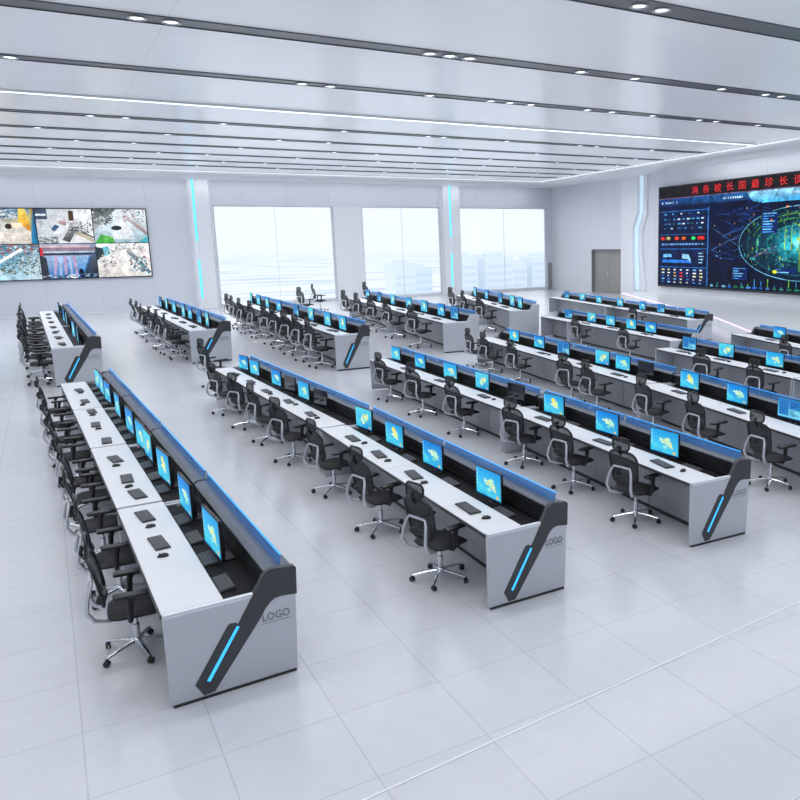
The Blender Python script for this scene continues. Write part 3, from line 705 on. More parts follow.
def console(A, B, label, near='logo', far='plain', group='control consoles', cs=1.0, dx=1.0):
    """one console from A (near, front edge) to B (far, front edge), floor coordinates"""
    A = Vector((*A, 0)); B = Vector((*B, 0)); t = (B-A); L = t.length/cs; rz = math.atan2(-t.x, t.y)
    c = thing('control_console', label, 'control desk', A, rz, group); c.scale = (cs*dx, cs, cs)
    y0 = 0.052 if near == 'logo' else 0.004; y1 = L-0.052 if far == 'end' else L-0.004
    b = MB(); n = max(1, round((y1-y0)/3.4))
    for k in range(n):
        a = y0+(y1-y0)*k/n; e = y0+(y1-y0)*(k+1)/n
        b.box(0.0, 0.52, a+0.004, e-0.004, 0.852, 0.88, 0.004)
    b.build('worktop', M['desk_white'], c)
    MB().box(-0.014, 0.004, y0, y1, 0.838, 0.876, 0.004).build('edge_band', M['edge_dark'], c)
    b = MB(); b.box(0.52, 0.92, y0, y1, 0.780, 0.795); b.box(0.515, 0.53, y0, y1, 0.79, 0.872); b.box(0.53, 0.655, y0, y1, 0.795, 0.822)
    b.build('device_tray', M['tray'], c, smooth=0)
    b = MB(); b.box(0.925, 0.945, y0, y1, 0.78, 1.02)
    for k in range(5): b.box(0.90, 0.928, y0, y1, 0.822+k*0.042, 0.845+k*0.042, 0.004)
    b.build('slat_panel', M['slat'], c, smooth=0)
    MB().prism([(0.90, 1.03), (0.955, 1.06), (1.14, 1.055), (1.16, 1.03), (1.14, 0.98), (0.92, 1.0)], y0, y1, fnN(0)).build('top_rail', M['rail'], c, smooth=0)
    ns = max(1, round((y1-y0)/2.6))
    for k in range(ns):
        a = y0+0.02+(y1-y0-0.04)*k/ns; e = y0+0.02+(y1-y0-0.04)*(k+1)/ns
        g = MB().prism([(1.035, 1.057), (1.047, 1.057), (1.071, 1.155), (1.059, 1.155)], a+0.03, e-0.03, fnN(0)).build('acrylic_screen', M['acrylic'], c, smooth=0)
        MB().box(1.057, 1.073, a+0.03, e-0.03, 1.155, 1.165).build('light_edge', M['glass_edge'], g, smooth=0)
    b = MB(); b.box(0.56, 0.58, y0, y1, 0.06, 0.777); b.box(0.552, 0.562, y0, y1, 0.245, 0.255)
    k = 1
    while y0+k*1.5 < y1-0.3:
        b.box(0.552, 0.562, y0+k*1.5-0.006, y0+k*1.5+0.006, 0.06, 0.777); k += 1
    b.build('modesty_panel', M['modesty'], c, smooth=0)
    MB().prism([(1.10, 0.06), (1.12, 0.06), (1.155, 1.0), (1.135, 1.0)], y0, y1, fnN(0)).build('rear_panel', M['silver'], c, smooth=0)
    MB().box(0.57, 1.10, y0, y1, 0, 0.06).build('plinth', M['plinth'], c, smooth=0)
    if near == 'logo':
        p = link('end_panel', ME_PANEL, c); link('polished_edge', ME_EDGE, p)
        link('accent_stripe', ME_ACC, p); link('light_strip', ME_LED, p)
        lo = link('logo_lettering', LOGO, p); lo.location = (0.832, -0.0025, 0.592)
        link('logo_underline', ME_UL, p)
        MB().box(0.02, 1.11, 0.008, 0.045, 0, 0.03).build('panel_foot', M['plinth'], p, smooth=0)
    elif near == 'end':
        p = link('end_panel', ME_PANEL, c); link('polished_edge', ME_EDGE, p)
        MB().box(0.02, 1.11, 0.008, 0.045, 0, 0.03).build('panel_foot', M['plinth'], p, smooth=0)
    else:
        link('side_panel', ME_SIDE, c)
    if far == 'end':
        p = link('end_panel', ME_PANEL, c, (0, L, 0)); p.scale = (1, -1, 1)
        link('accent_cap', ME_FARCAP, p)
    else:
        link('side_panel', ME_SIDE, c, (0, L-0.04, 0))
    return c, rz

class Row:
    """a straight-ish chain of consoles: pts are front-edge floor points from near to far"""
    def __init__(s, name, pts, near='logo', far='end', gap=0.06, cs=1.0, dx=1.0):
        s.name = name; s.dx = dx; s.pts = [Vector((*p, 0)) for p in pts]; s.secs = []; s.cs = cs
        n = len(pts)-1
        for i in range(n):
            A, B = s.pts[i], s.pts[i+1]; t = (B-A).normalized()
            a = A + t*(gap if i else 0); bb = B
            place = 'near end section' if i == 0 else ('far end section' if i == n-1 else 'middle section' if n == 3 else '%s section from near end' % ordw(i))
            if n == 1: place = 'single run'
            kind = 'silver control desk with LOGO end panel' if (i == 0 and near == 'logo') else 'silver white control desk'
            console(a[:2], bb[:2], '%s, %s, %s' % (kind, place, name), near if i == 0 else 'side', far if i == n-1 else 'side', cs=cs, dx=dx)
            s.secs.append((a, bb))
    def at(s, y, v, z=0.0):
        """point at world depth y along the row, v metres behind the front edge"""
        for k, (A, B) in enumerate(s.secs):
            if y <= B.y or k == len(s.secs)-1:
                t = (B-A).normalized(); u = (y-A.y)/t.y
                nrm = Vector((t.y, -t.x, 0)); p = A+t*u+nrm*v*s.cs*(s.dx if v > 0 else 1)
                return Vector((p.x, p.y, z*s.cs)), math.atan2(-t.x, t.y)

ROWS = {}
def row(key, name, pts, **k): ROWS[key] = Row(name, pts, **k)
row('R1', 'leftmost front row', [(0.55, 6.98), (0.46, 10.4), (0.35, 14.0), (0.22, 17.7), (0.08, 21.6)])
row('R2', 'middle front row', [(3.80, 7.05), (3.84, 13.15), (3.58, 21.7)], dx=0.90)
row('R3', 'third front row', [(6.88, 7.12), (7.22, 12.65), (7.52, 20.6)], dx=0.87)
row('R4', 'fourth front row', [(9.62, 6.2), (10.95, 13.05), (12.3, 23.2)], near='end')
row('R5', 'fifth front row, near part', [(13.55, 7.8), (14.22, 11.55), (15.12, 17.3)], near='end')
row('R5B', 'fifth front row, far part', [(16.67, 18.35), (17.75, 25.6), (18.12, 28.2)], near='end')
row('R6', 'rearmost row below the map display', [(17.5, 11.7), (19.5, 18.5)], near='end')
row('R6B', 'long rear row by the stage', [(21.7, 22.9), (23.4, 30.5), (25.0, 38.0)], near='logo')
row('B1', 'back row under the video wall', [(-0.02, 27.0), (-0.18, 35.7), (-0.34, 44.6)], cs=1.35, dx=0.84)
row('B2', 'back row beside the left pillar', [(4.18, 29.5), (4.14, 37.0), (4.08, 44.6)], cs=1.35, dx=0.9)
row('B3', 'back row before the left window', [(7.85, 24.6), (8.25, 34.1), (8.65, 43.8)], cs=1.35, dx=0.74)
row('B4', 'back row before the middle window', [(12.5, 26.2), (13.5, 34.4), (14.5, 42.6)], near='end', cs=1.3, dx=0.95)
row('B5', 'back row before the right window', [(17.0, 28.95), (18.6, 34.7), (20.2, 40.5)], near='end', cs=1.3, dx=0.9)

def in_frame(R, ys, v, z, m=14):
    out = []
    for y in ys:
        q = proj(R.at(y, v, z)[0])
        if q and -m < q[0] < 800+m*0.4: out.append(y)
    return out
# ------------------------------------------------------------------ monitors
def wall_shapes(kind, seed):
    r = random.Random(seed)
    top, bot = {0: ((30, 150, 220), (80, 215, 245)), 1: ((15, 120, 210), (60, 190, 240)), 2: ((80, 205, 230), (30, 155, 225)), 3: ((40, 115, 180), (110, 210, 240))}[kind]
    s = [(BG, [bot, tuple(int(x*0.9) for x in bot), top, tuple(int(x*1.05) for x in top)])]
    if kind != 3:
        s += [([(0, 0), (0.5, 0), (0.25, 0.35), (0, 0.5)], [(40, 190, 230), (20, 150, 210), (90, 215, 235), (70, 200, 230)])]
        cx, cy = 0.52, 0.52
        for k in range(7):
            a = r.uniform(0, 2*PI); q = r.uniform(0.03, 0.2)
            s.append((ell(cx+q*math.cos(a), cy+q*math.sin(a)*1.1, r.uniform(0.05, 0.12), r.uniform(0.04, 0.14), 8, r.uniform(0, 1)),
                      r.choice([(235, 225, 110), (200, 235, 200), (245, 240, 170), (150, 225, 225), (110, 210, 190)])))
        for k in range(3): s.append(([(cx+r.uniform(-0.1, 0.1), cy+r.uniform(-0.1, 0.1)), (cx+r.uniform(0.1, 0.35), cy+r.uniform(-0.3, 0.0)), (cx+r.uniform(0.05, 0.3), cy+r.uniform(0.0, 0.3))], r.choice([(240, 235, 140), (170, 230, 210), (220, 235, 160)])))
        s.append((ell(0.86, 0.13, 0.05, 0.06, 8), (245, 190, 80)))
        for k in range(5): s.append((R4(0.03, 0.85-k*0.12, 0.07, 0.9-k*0.12), (190, 235, 245)))
    else:
        for (u0, v0, u1, v1) in ((0.05, 0.15, 0.45, 0.9), (0.5, 0.5, 0.95, 0.9), (0.5, 0.12, 0.95, 0.45)):
            s.append((R4(u0, v0, u1, v1), r.choice([(120, 205, 230), (190, 230, 240), (40, 120, 190)])))
            for k in range(5): s.append((R4(u0+0.03, v0+0.04+k*(v1-v0)/6, u0+0.03+r.uniform(0.1, u1-u0-0.06), v0+0.07+k*(v1-v0)/6), (30, 80, 150)))
    s.append((R4(0, 0, 1, 0.05), (16, 60, 110)))
    return s
MW, MH, MZ = 0.54, 0.335, 0.085      # screen size and height of its lower edge above the tray
def mon_proto(kind, seed):
    t = thing('monitor', 'x', 'monitor')
    b = MB(); b.box(-0.012, 0.018, -MW/2-0.012, MW/2+0.012, MZ-0.014, MZ+MH+0.012, 0.005)
    b.box(0.016, 0.045, -0.16, 0.16, MZ+0.06, MZ+0.26, 0.012)
    b.build('housing', M['housing'], t)
    # screen faces -X; seen from there +u runs towards -Y
    link('screen', art_mesh('screen', wall_shapes(kind, seed), lambda u, v, k: (-0.0128-k, MW/2-MW*u, MZ+MH*v), 0.00008), t)
    b = MB(); b.tube([(0.07, 0, 0.01), (0.07, 0, MZ+0.14), (0.04, 0, MZ+0.17)], 0.02, 8)
    b.box(0.03, 0.15, -0.10, 0.10, 0.0, 0.014, 0.004)
    b.build('stand', M['black_plastic'], t)
    t.rotation_euler = (0, 0, 0)
    return t
def mon_off():
    t = thing('monitor', 'x', 'monitor')
    b = MB(); b.box(-0.012, 0.018, -MW/2-0.012, MW/2+0.012, MZ-0.014, MZ+MH+0.012, 0.005); b.box(0.016, 0.045, -0.16, 0.16, MZ+0.06, MZ+0.26, 0.012)
    b.build('housing', M['housing'], t)
    MB().box(-0.0135, -0.012, -MW/2, MW/2, MZ, MZ+MH).build('screen', mat('dark_screen', (0.012, 0.018, 0.03), 0.12), t, smooth=0)
    b = MB(); b.tube([(0.07, 0, 0.01), (0.07, 0, MZ+0.14), (0.04, 0, MZ+0.17)], 0.02, 8); b.box(0.03, 0.15, -0.10, 0.10, 0.0, 0.014, 0.004)
    b.build('stand', M['black_plastic'], t)
    return t
MONS = [mon_proto(0, 1), mon_proto(1, 2), mon_proto(2, 3), mon_proto(0, 4), mon_proto(3, 5)]; MOFF = mon_off()
MONY = dict(
 R1=[8.25, 9.75, 11.3, 12.7, 13.5, 14.8, 16.5, 18.2, 19.3, 20.2],
 R2=[8.15, 9.82, 11.26, 12.66, 16.0, 18.0, 19.9, 21.0],
 R3=[8.45, 9.96, 11.7, 14.7, 16.4, 18.3, 20.1],
 R4=[7.5, 9.0, 10.5, 12.15, 14.9, 15.9, 18.1, 19.7, 21.6],
 R5=[10.0, 13.0, 14.9, 16.6],
 R5B=[20.6, 21.9, 23.4, 24.9, 26.9],
 R6=[13.5, 16.8], R6B=[23.9, 26.3, 28.0, 30.3, 32.7, 34.8, 37.0],
 B1=[28.0, 30.2, 32.9, 34.9, 37.3, 40.0, 42.6], B2=[30.7, 32.4, 34.5, 36.2, 38.8, 41.2, 43.4],
 B3=[25.9, 27.8, 30.2, 32.7, 36.0, 38.6, 40.8, 42.8], B4=[27.3, 28.9, 31.2, 33.5, 36.3, 39.0, 41.5],
 B5=[30.0, 31.3, 33.5, 36.3, 39.0])
TURN = {'R1': 0.06, 'R2': 0.10, 'R3': 0.10, 'R4': 0.12, 'R5': 0.12, 'R5B': 0.1, 'R6': 0.1, 'R6B': 0.05}
TZ = 0.8245
for key, ys in MONY.items():
    R = ROWS[key]; ys = in_frame(R, ys, 0.7, 1.0)
    for i, y in enumerate(ys):
        sc = (1.2 if key == 'R1' else 1.06) if key[0] == 'R' else 1.43
        kk = R.cs*R.dx; p, rz = R.at(y, min(0.75, (0.885*kk-0.160*sc)/kk), TZ-0.0265)
        off = (key, i) in (('R5', 3),)
        src = MOFF if off else MONS[(i*2+len(key)+ord(key[1])) % 5 if key not in ('R2', 'R3', 'R1') else [0, 1, 3, 2, 0, 1][i % 6]]
        lab = '%s monitor, %s from near end, on %s' % ('switched-off dark' if off else 'lit blue desktop', ordw(i), R.name)
        o = dup(src, p, rz+TURN.get(key, 0)+rnd.uniform(-0.05, 0.05), lab, 'monitors on the console rows')
        o.scale = (sc, sc, sc)
for (key, ys) in (('R3', [13.2]), ('R4', [13.9]), ('R2', [15.0, 17.0]), ('R6', [15.2])):
    for i, y in enumerate(ys):
        R = ROWS[key]; p, rz = R.at(y, min(0.75, (0.885*R.dx-0.160)/R.dx), TZ-0.0265)
        dup(MOFF, p, rz+0.12, 'switched-off dark monitor%s on %s' % (', %s from near end,' % ordw(i) if len(ys) > 1 else ' between lit ones', R.name), 'dark monitors on the console rows')

# ------------------------------------------------------------------ keyboards, mice, keypads
def kb_proto():
    t = thing('keyboard', 'x', 'keyboard')
    MB().box(-0.075, 0.075, -0.22, 0.22, 0, 0.018, 0.006, 2).build('body', M['dark_plastic'], t)
    b = MB()
    for r_ in range(5):
        for k in range(14):
            y = -0.205+k*0.0295; x = -0.062+r_*0.0255
            b.box(x, x+0.021, y, y+0.025, 0.017, 0.0225)
    b.build('keys', M['key'], t, smooth=0)
    return t
def mouse_proto():
    t = thing('mouse', 'x', 'computer mouse')
    def f(u, v):
        a = 2*PI*u; h = v*PI/2; rx, ry = 0.058, 0.034
        return (rx*math.cos(a)*math.cos(h), ry*math.sin(a)*math.cos(h), 0.036*math.sin(h)*(1-0.2*math.cos(a)*math.cos(h)))
    MB().grid(f, 16, 6).build('shell', M['black_plastic'], t)
    MB().lathe([(0.010, -0.004), (0.010, 0.004)], (0.03, 0, 0.030), 10, 'Y').build('wheel', M['key'], t)
    return t
def pad_proto():
    t = thing('control_keypad', 'x', 'keypad')
    b = MB(); b.prism([(-0.07, 0), (0.07, 0), (0.07, 0.035), (-0.07, 0.014)], -0.19, 0.19, lambda u, v, d: (u, d, v)); b.build('body', M['dark_plastic'], t, smooth=0)
    b = MB()
    for r_ in range(4):
        for k in range(10):
            y = -0.17+k*0.035; x = -0.055+r_*0.03; z = 0.016+0.15*(x+0.07)
            b.box(x, x+0.022, y, y+0.026, z, z+0.006)
    b.build('keys', M['key'], t, smooth=0)
    return t
KB, MO, KP = kb_proto(), mouse_proto(), pad_proto()
KBY = dict(R1=[8.87, 9.9, 10.9, 11.75, 13.0, 14.4, 15.9, 17.3, 18.6, 20.2], R2=[7.95, 9.6, 10.9, 12.1, 14.4, 15.9, 17.4, 18.9, 20.4], R3=[8.05, 9.5, 11.45, 13.95, 16.2, 18.4], R4=[8.0, 9.9, 11.9, 14.4, 16.2, 18.6, 21.0],
           R5=[12.6, 14.6, 16.3], R5B=[20.3, 22.6, 24.6], R6=[14.2, 16.6], R6B=[24.5, 27, 30], B1=[28.0, 30.2, 32.4, 34.6, 37.2, 39.6, 42.0], B2=[31.0, 33.2, 35.4, 38.4, 41.0, 43.4], B3=[26, 28.5, 31, 35.5, 38, 41], B4=[28, 30.5, 33, 36, 39], B5=[31, 33, 37])
for key, ys in KBY.items():
    R = ROWS[key]; ys = in_frame(R, ys, 0.27, 0.88)
    for i, y in enumerate(ys):
        z = 0.882
        jig = rnd.uniform(-0.12, 0.12)
        p, rz = R.at(y, 0.27+rnd.uniform(-0.03, 0.03), z)
        o = dup(KB, p, rz+jig, 'dark keyboard, %s from near end, on the worktop of %s' % (ordw(i), R.name), 'keyboards on the console rows')
        if key[0] == 'B': o.scale = (1.35,)*3
        p, rz = R.at(y-0.42*(1.0 if key[0] == 'R' else 1.3), 0.25+rnd.uniform(-0.05, 0.06), z)
        if y-0.5 > R.secs[0][0].y+0.15 and not any(abs((y-0.42)-S[1].y) < 0.15 for S in R.secs):
            o = dup(MO, p, rz+PI+rnd.uniform(-0.4, 0.4), 'black mouse, %s from near end, on the worktop of %s' % (ordw(i), R.name), 'mice on the console rows')
            if key[0] == 'B': o.scale = (1.35,)*3
for key, y0, y1, st in (('R1', 7.5, 20.8, 0.72), ('R2', 7.7, 12.6, 1.45), ('R3', 7.8, 12.2, 1.6)):
    R = ROWS[key]; y = y0; i = 0
    while y < y1:
        if not any(abs(y-S[1].y) < 0.25 for S in R.secs):
            p, rz = R.at(y, 0.535+0.078/R.dx, 0.8245)
            dup(KP, p, rz, 'black control keypad, %s from near end, in device tray of %s' % (ordw(i), R.name), 'keypads in the device trays'); i += 1
        y += st
for o in MONS+[MOFF, KB, MO, KP]:
    for ch in list(o.children): bpy.data.objects.remove(ch)
    bpy.data.objects.remove(o)

# ------------------------------------------------------------------ office chairs (user faces +Y)
def rrect(w, h, r, n=5):
    out = []
    for (cx, cz, a0) in ((w/2-r, h/2-r, 0), (-w/2+r, h/2-r, PI/2), (-w/2+r, -h/2+r, PI), (w/2-r, -h/2+r, 1.5*PI)):
        for k in range(n+1):
            a = a0+PI/2*k/n; out.append((cx+r*math.cos(a), cz+r*math.sin(a)))
    return out
def backy(x, z):         # curved back surface
    t = (z-0.50)/0.55
    return -0.235-0.10*t-0.05*math.sin(t*PI)*-1*0.6 + 0.28*x*x
def castor(b, x, y, a):
    c, s = math.cos(a), math.sin(a)
    R = Matrix.Rotation(a+0.7, 3, 'Z')
    for d in (-0.013, 0.013):
        w = MB().lathe([(0.016, -0.009), (0.029, -0.007), (0.029, 0.007), (0.016, 0.009)], (d, 0, 0), 12, 'X')
        w.v = [tuple(R @ Vector(p)+Vector((x, y, 0.030))) for p in w.v]; b.add(w.v, w.f)
    b.tube([(x, y, 0.03), (x, y, 0.075)], 0.009, 6)
    return b
def chair_parts(detail=True):
    """list of (name, mesh)"""
    P = []
    b = MB(); b.lathe([(0.045, 0.075), (0.05, 0.09), (0.045, 0.125), (0.03, 0.14)], n=14)
    for k in range(5):
        a = 2*PI*k/5+0.3; c, s = math.cos(a), math.sin(a)
        b.tube([(0.03*c, 0.03*s, 0.11), (0.16*c, 0.16*s, 0.098), (0.315*c, 0.315*s, 0.072)], [0.024, 0.019, 0.014], 8, squash=0.75)
    P.append(('star_base', b.mesh('star_base', M['chrome'])))
    cs = []
    for k in range(5):
        a = 2*PI*k/5+0.3; cs.append(castor(MB(), 0.315*math.cos(a), 0.315*math.sin(a), a))
    if detail:
        for c_ in cs: P.append(('castor', c_.mesh('castor', M['hub_dark'])))
    else:
        b = MB()
        for c_ in cs: b.add(c_.v, c_.f)
        P.append(('castors', b.mesh('castors', M['hub_dark'])))
    b = MB().lathe([(0.028, 0.12), (0.028, 0.27), (0.019, 0.275), (0.019, 0.40)], n=12)
    P.append(('gas_lift', b.mesh('gas_lift', M['chrome'])))
    # seat: waterfall cushion with tilt mechanism
    b = MB()
    def top(u, v):
        x, y = (u*2-1), (v*2-1)
        e = 0.28; r_ = max(abs(x), abs(y))
        k = (abs(x)**5+abs(y)**5)**(1/5) or 1e-6
        sx, sy = (x/k*r_ if k > 1e-6 else 0), (y/k*r_ if k > 1e-6 else 0)
        z = 0.485-0.035*r_**6-0.02*(1-r_)-0.03*max(0, sy-0.5)**2*4
        return (sx*0.245, 0.02+sy*0.235, z)
    b.grid(top, 12, 12)
    nb = len(b.v)
    b.grid(lambda u, v: (lambda p: (p[0]*0.96, 0.02+(p[1]-0.02)*0.96, 0.425-0.02*((p[1]+0.2)/0.45 > 0.95)))(top(u, v)), 12, 12)
    rim = [(0, j) for j in range(0)]
    N = 13
    loop = [i for i in range(N)]+[N*j+N-1 for j in range(1, N)]+[N*(N-1)+i for i in range(N-2, -1, -1)]+[N*j for j in range(N-2, 0, -1)]
    fs = [(loop[i], loop[(i+1) % len(loop)], loop[(i+1) % len(loop)]+nb, loop[i]+nb) for i in range(len(loop))]
    b.f += fs
    P.append(('seat', b.mesh('seat', M['fabric'], 60)))
    b = MB().box(-0.10, 0.10, -0.14, 0.12, 0.375, 0.435, 0.02, 2)
    P.append(('tilt_mechanism', b.mesh('tilt_mechanism', M['hub_dark'])))
    # silver back frame: two bowed bars from under the seat up behind the backrest
    b = MB()
    for sx in (-1, 1):
        b.tube([(sx*0.07, -0.06, 0.405), (sx*0.13, -0.20, 0.405), (sx*0.18, -0.315, 0.45), (sx*0.195, -0.36, 0.54), (sx*0.185, -0.345, 0.64), (sx*0.16, -0.315, 0.74), (sx*0.13, -0.30, 0.79)],
               [0.02, 0.022, 0.022, 0.02, 0.018, 0.015, 0.012], 8)
    b.tube([(-0.13, -0.30, 0.79), (0, -0.315, 0.80), (0.13, -0.30, 0.79)], 0.014, 8)
    P.append(('back_frame', b.mesh('back_frame', M['chair_silver'])))
    # backrest rim
    b = MB(); out = rrect(0.44, 0.46, 0.11, 6)
    pts = []
    for x, z in out:
        zz = 0.77+z; xx = x*(1-0.18*max(0, -z/0.23)) ; pts.append((xx, backy(xx, zz), zz))
    b.tube(pts, 0.017, 8, closed=True)
    bb = ('backrest', b.mesh('backrest', M['black_plastic']))
    m_ = MB()
    def web(u, v):
        x, z = (u*2-1), (v*2-1)
        k = (abs(x)**4+abs(z)**4)**0.25 or 1e-6; r_ = max(abs(x), abs(z))
        x, z = x/k*r_*0.215, z/k*r_*0.225; xx = x*(1-0.18*max(0, -z/0.23)); zz = 0.77+z
        return (xx, backy(xx, zz)-0.004, zz)
    m_.grid(web, 10, 10)
    P.append(bb); P.append(('mesh_panel', m_.mesh('mesh_panel', M['mesh'])))
    # lumbar pad
    b = MB(); pts = []
    for k in range(9):
        x = -0.16+0.32*k/8; pts.append((x, backy(x, 0.62)+0.012-0.05*(abs(x)/0.16)**2, 0.61))
    b.tube(pts, [0.02]+[0.035]*7+[0.02], 8, squash=1.4)
    P.append(('lumbar_pad', b.mesh('lumbar_pad', M['dark_plastic'])))
    # headrest
    b = MB(); pts = [(x*1.0, -0.33+0.9*x*x+0.08*(z), 1.10+z) for x, z in rrect(0.27, 0.16, 0.06, 5)]
    b.tube(pts, 0.013, 8, closed=True)
    b.tube([(0, -0.325, 0.96), (0, -0.365, 1.02), (0, -0.345, 1.09)], [0.02, 0.016, 0.02], 8)
    P.append(('headrest', b.mesh('headrest', M['black_plastic'])))
    m_ = MB()
    def hw(u, v):
        x, z = (u*2-1), (v*2-1); k = (abs(x)**4+abs(z)**4)**0.25 or 1e-6; r_ = max(abs(x), abs(z))
        x, z = x/k*r_*0.13, z/k*r_*0.075
        return (x, -0.333+0.9*x*x+0.08*z, 1.10+z)
    m_.grid(hw, 8, 6)
    P.append(('headrest_mesh', m_.mesh('headrest_mesh', M['mesh'])))
    # armrests
    for sx in (-1, 1):
        b = MB()
        b.tube([(sx*0.16, -0.02, 0.405), (sx*0.255, -0.03, 0.415), (sx*0.285, -0.03, 0.47), (sx*0.285, -0.02, 0.60), (sx*0.28, 0.0, 0.655)], [0.02, 0.022, 0.026, 0.028, 0.03], 8)
        b.box(sx*0.28-0.05, sx*0.28+0.05, -0.15, 0.17, 0.650, 0.685, 0.014, 3)
        P.append(('armrest', b.mesh('armrest', M['black_plastic'])))
    return P
def make_chair(detail):
    t = thing('office_chair', 'x', 'office chair'); made = {}
    for n, me in chair_parts(detail):
        par = t
        if n == 'mesh_panel': par = made['backrest']
        if n == 'headrest_mesh': par = made['headrest']
        nm = 'mesh_panel' if n == 'headrest_mesh' else n
        made[n] = link(nm, me, par)
    return t
CHN = CHF = make_chair(True)
CHY = dict(
 R1=[8.3, 9.8, 11.2, 12.6, 14.0, 15.4, 16.9, 18.5, 20.2],
 R2=[8.13, 10.1, 12.2, 14.5, 16.3, 18.0, 19.9],
 R3=[8.35, 10.1, 11.8, 14.5, 16.8, 19.0],
 R4=[8.3, 10.1, 12.1, 14.5, 15.9, 19.1, 21.2, 22.6],
 R5=[12.2, 14.4], R5B=[20.3, 23.9], R6=[14.6], R6B=[26.5],
 B1=[28.1, 30.0, 32.2, 34.2, 36.3, 38.3, 40.6, 43.3],
 B2=[31.2, 33.0, 35.0, 38.2, 40.3, 42.4],
 B3=[25.8, 27.6, 29.6, 31.6, 33.4, 36.3, 38.6, 41.0, 43.0],
 B4=[28.4, 32.2, 35.0, 38.0, 41.0],
 B5=[31.7, 35.4, 38.6])
VOFF = dict(R1=-0.12, R2=-0.06, R3=0.02, R4=-0.2, R5=-0.3, R5B=-0.3, R6=-0.3, R6B=-0.3, B1=-0.2, B2=-0.1, B3=-0.12, B4=-0.15, B5=-0.2)
for key, ys in CHY.items():
    R = ROWS[key]; ys = in_frame(R, ys, VOFF[key], 0.6, 40); far = key[0] == 'B' or key in ('R6B', 'R5B')
    for i, y in enumerate(ys):
        p, rz = R.at(y, VOFF[key]+rnd.uniform(-0.05, 0.03), 0)
        tw = rnd.uniform(0.12, 0.45) if key not in ('R1', 'B1', 'B2') else rnd.uniform(-0.12, 0.12)
        J = [S[0].y for S in R.secs]+[R.secs[-1][1].y]
        for jy in J:
            if abs(y-jy) < 0.5*R.cs: p, rz = R.at(jy+(0.5 if y > jy else -0.5)*R.cs, VOFF[key], 0)
        o = dup(CHF if far else CHN, p, rz-PI/2+tw, 'black mesh office chair, %s from near end, at %s' % (ordw(i), R.name), 'office chairs along the console rows')
        s = 1.1 if key[0] == 'R' else 1.45
        o.scale = (s, s, s)
o = dup(CHF, (4.02, 24.0, 0), -1.25, 'lone black mesh office chair standing beyond the far end of middle front row', 'office chairs along the console rows'); o.scale = (1.25,)*3
for (x, y, a, d) in ((13.2, 46.5, -1.2, 'left'), (15.0, 49.6, -1.6, 'middle'), (18.4, 49.5, -1.4, 'right')):
    o = dup(CHF, (x, y, 0), a, '%s one of three black office chairs at the far end near the middle window' % d, 'office chairs along the console rows'); o.scale = (1.45,)*3
for o in (CHN,):
    for ch in list(o.children):
        for g in list(ch.children): bpy.data.objects.remove(g)
        bpy.data.objects.remove(ch)
    bpy.data.objects.remove(o)

# ------------------------------------------------------------------ beyond the glass
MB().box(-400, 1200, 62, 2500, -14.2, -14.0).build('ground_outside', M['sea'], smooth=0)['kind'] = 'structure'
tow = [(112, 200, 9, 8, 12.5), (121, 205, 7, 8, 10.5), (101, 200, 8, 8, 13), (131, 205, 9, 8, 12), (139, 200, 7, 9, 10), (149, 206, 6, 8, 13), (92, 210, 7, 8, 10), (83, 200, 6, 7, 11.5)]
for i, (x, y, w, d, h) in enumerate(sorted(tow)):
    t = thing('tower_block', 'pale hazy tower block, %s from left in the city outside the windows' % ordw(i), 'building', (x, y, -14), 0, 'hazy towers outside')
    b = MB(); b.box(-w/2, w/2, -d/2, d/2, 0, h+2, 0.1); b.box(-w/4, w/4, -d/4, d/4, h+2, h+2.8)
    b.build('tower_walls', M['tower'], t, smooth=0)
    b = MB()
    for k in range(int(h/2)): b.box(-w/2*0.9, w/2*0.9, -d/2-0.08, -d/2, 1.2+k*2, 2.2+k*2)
    b.build('window_bands', M['tower_band'], t, smooth=0)

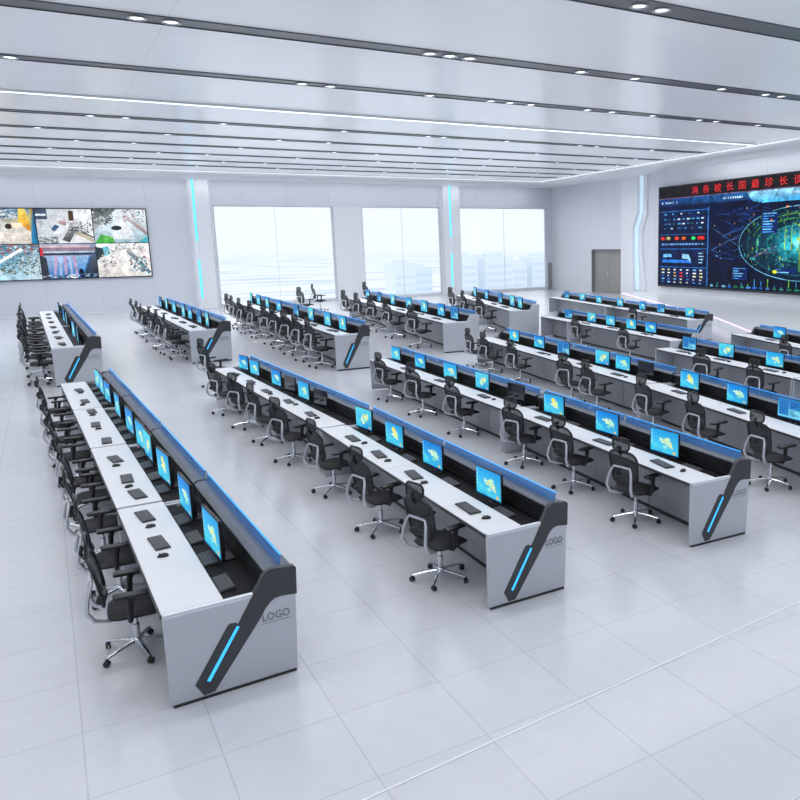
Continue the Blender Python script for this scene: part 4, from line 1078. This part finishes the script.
# ------------------------------------------------------------------ light
w = bpy.data.worlds.new('sky_world'); SC.world = w; w.use_nodes = True
bg = w.node_tree.nodes['Background']; bg.inputs[0].default_value = (0.935, 0.965, 1.0, 1); bg.inputs[1].default_value = 1.12
def strip_lamp(x0, x1, y, wd, power, spread=120):  # strip lamps added to fill the room; the slots hold only round downlights
    l = bpy.data.lights.new('fill_lamp', 'AREA'); l.shape = 'RECTANGLE'; l.size = x1-x0; l.size_y = wd
    l.energy = power; l.spread = math.radians(spread); l.color = (0.975, 0.985, 1.0)
    o = bpy.data.objects.new('fill_lamp', l); COL.objects.link(o); o.location = ((x0+x1)/2, y, CEIL-0.07)
for (y, e) in ((-3.0, 480), (3.5, 480), (9.4, 560), (14.6, 560), (20.1, 560), (25.5, 560), (34.8, 640), (38.9, 500), (42.6, 500), (46.2, 640), (52.6, 560)):
    xe = XR-(YB-y)*math.tan(RA)-3.0
    strip_lamp(XL+0.5, xe, y, 0.4, e*(1.3 if y > 30 else 1.04), 150)

def wash(p0, p1, d, power):
    l = bpy.data.lights.new('cove_lamp', 'AREA'); l.shape = 'RECTANGLE'; p0, p1 = Vector(p0), Vector(p1)
    l.size = (p1-p0).length; l.size_y = 0.15; l.energy = power; l.color = (0.965, 0.98, 1.0)
    o = bpy.data.objects.new('cove_lamp', l); COL.objects.link(o)
    z = -Vector(d).normalized(); x = (p1-p0).normalized(); y = z.cross(x)
    o.matrix_world = Matrix(((x.x, y.x, z.x, 0), (x.y, y.y, z.y, 0), (x.z, y.z, z.z, 0), (0, 0, 0, 1)))
    o.location = (p0+p1)/2
wash((XL+0.5, YB-1.3, CEIL-0.55), (XR-2.5, YB-1.3, CEIL-0.55), (0, 0.35, -1), 190)
wash(RW(2.5, 1.3, CEIL-0.55), RW(60, 1.3, CEIL-0.55), (0.35, 0, -1), 340)
# ------------------------------------------------------------------ camera
cam = bpy.data.cameras.new('camera'); co = bpy.data.objects.new('camera', cam); COL.objects.link(co)
cam.sensor_width = 36; cam.sensor_fit = 'HORIZONTAL'; cam.lens = FOC*36/800
cam.shift_x = (400-PX)/800; cam.shift_y = (PY-400)/800
cam.clip_end = 3000
m = Matrix(((r2.x, -d2.x, -fwd.x, 0), (r2.y, -d2.y, -fwd.y, 0), (r2.z, -d2.z, -fwd.z, CH), (0, 0, 0, 1)))
co.matrix_world = m
SC.camera = co
SC.view_settings.view_transform = 'Standard'; SC.view_settings.look = 'None'
SC.view_settings.exposure = 0.0
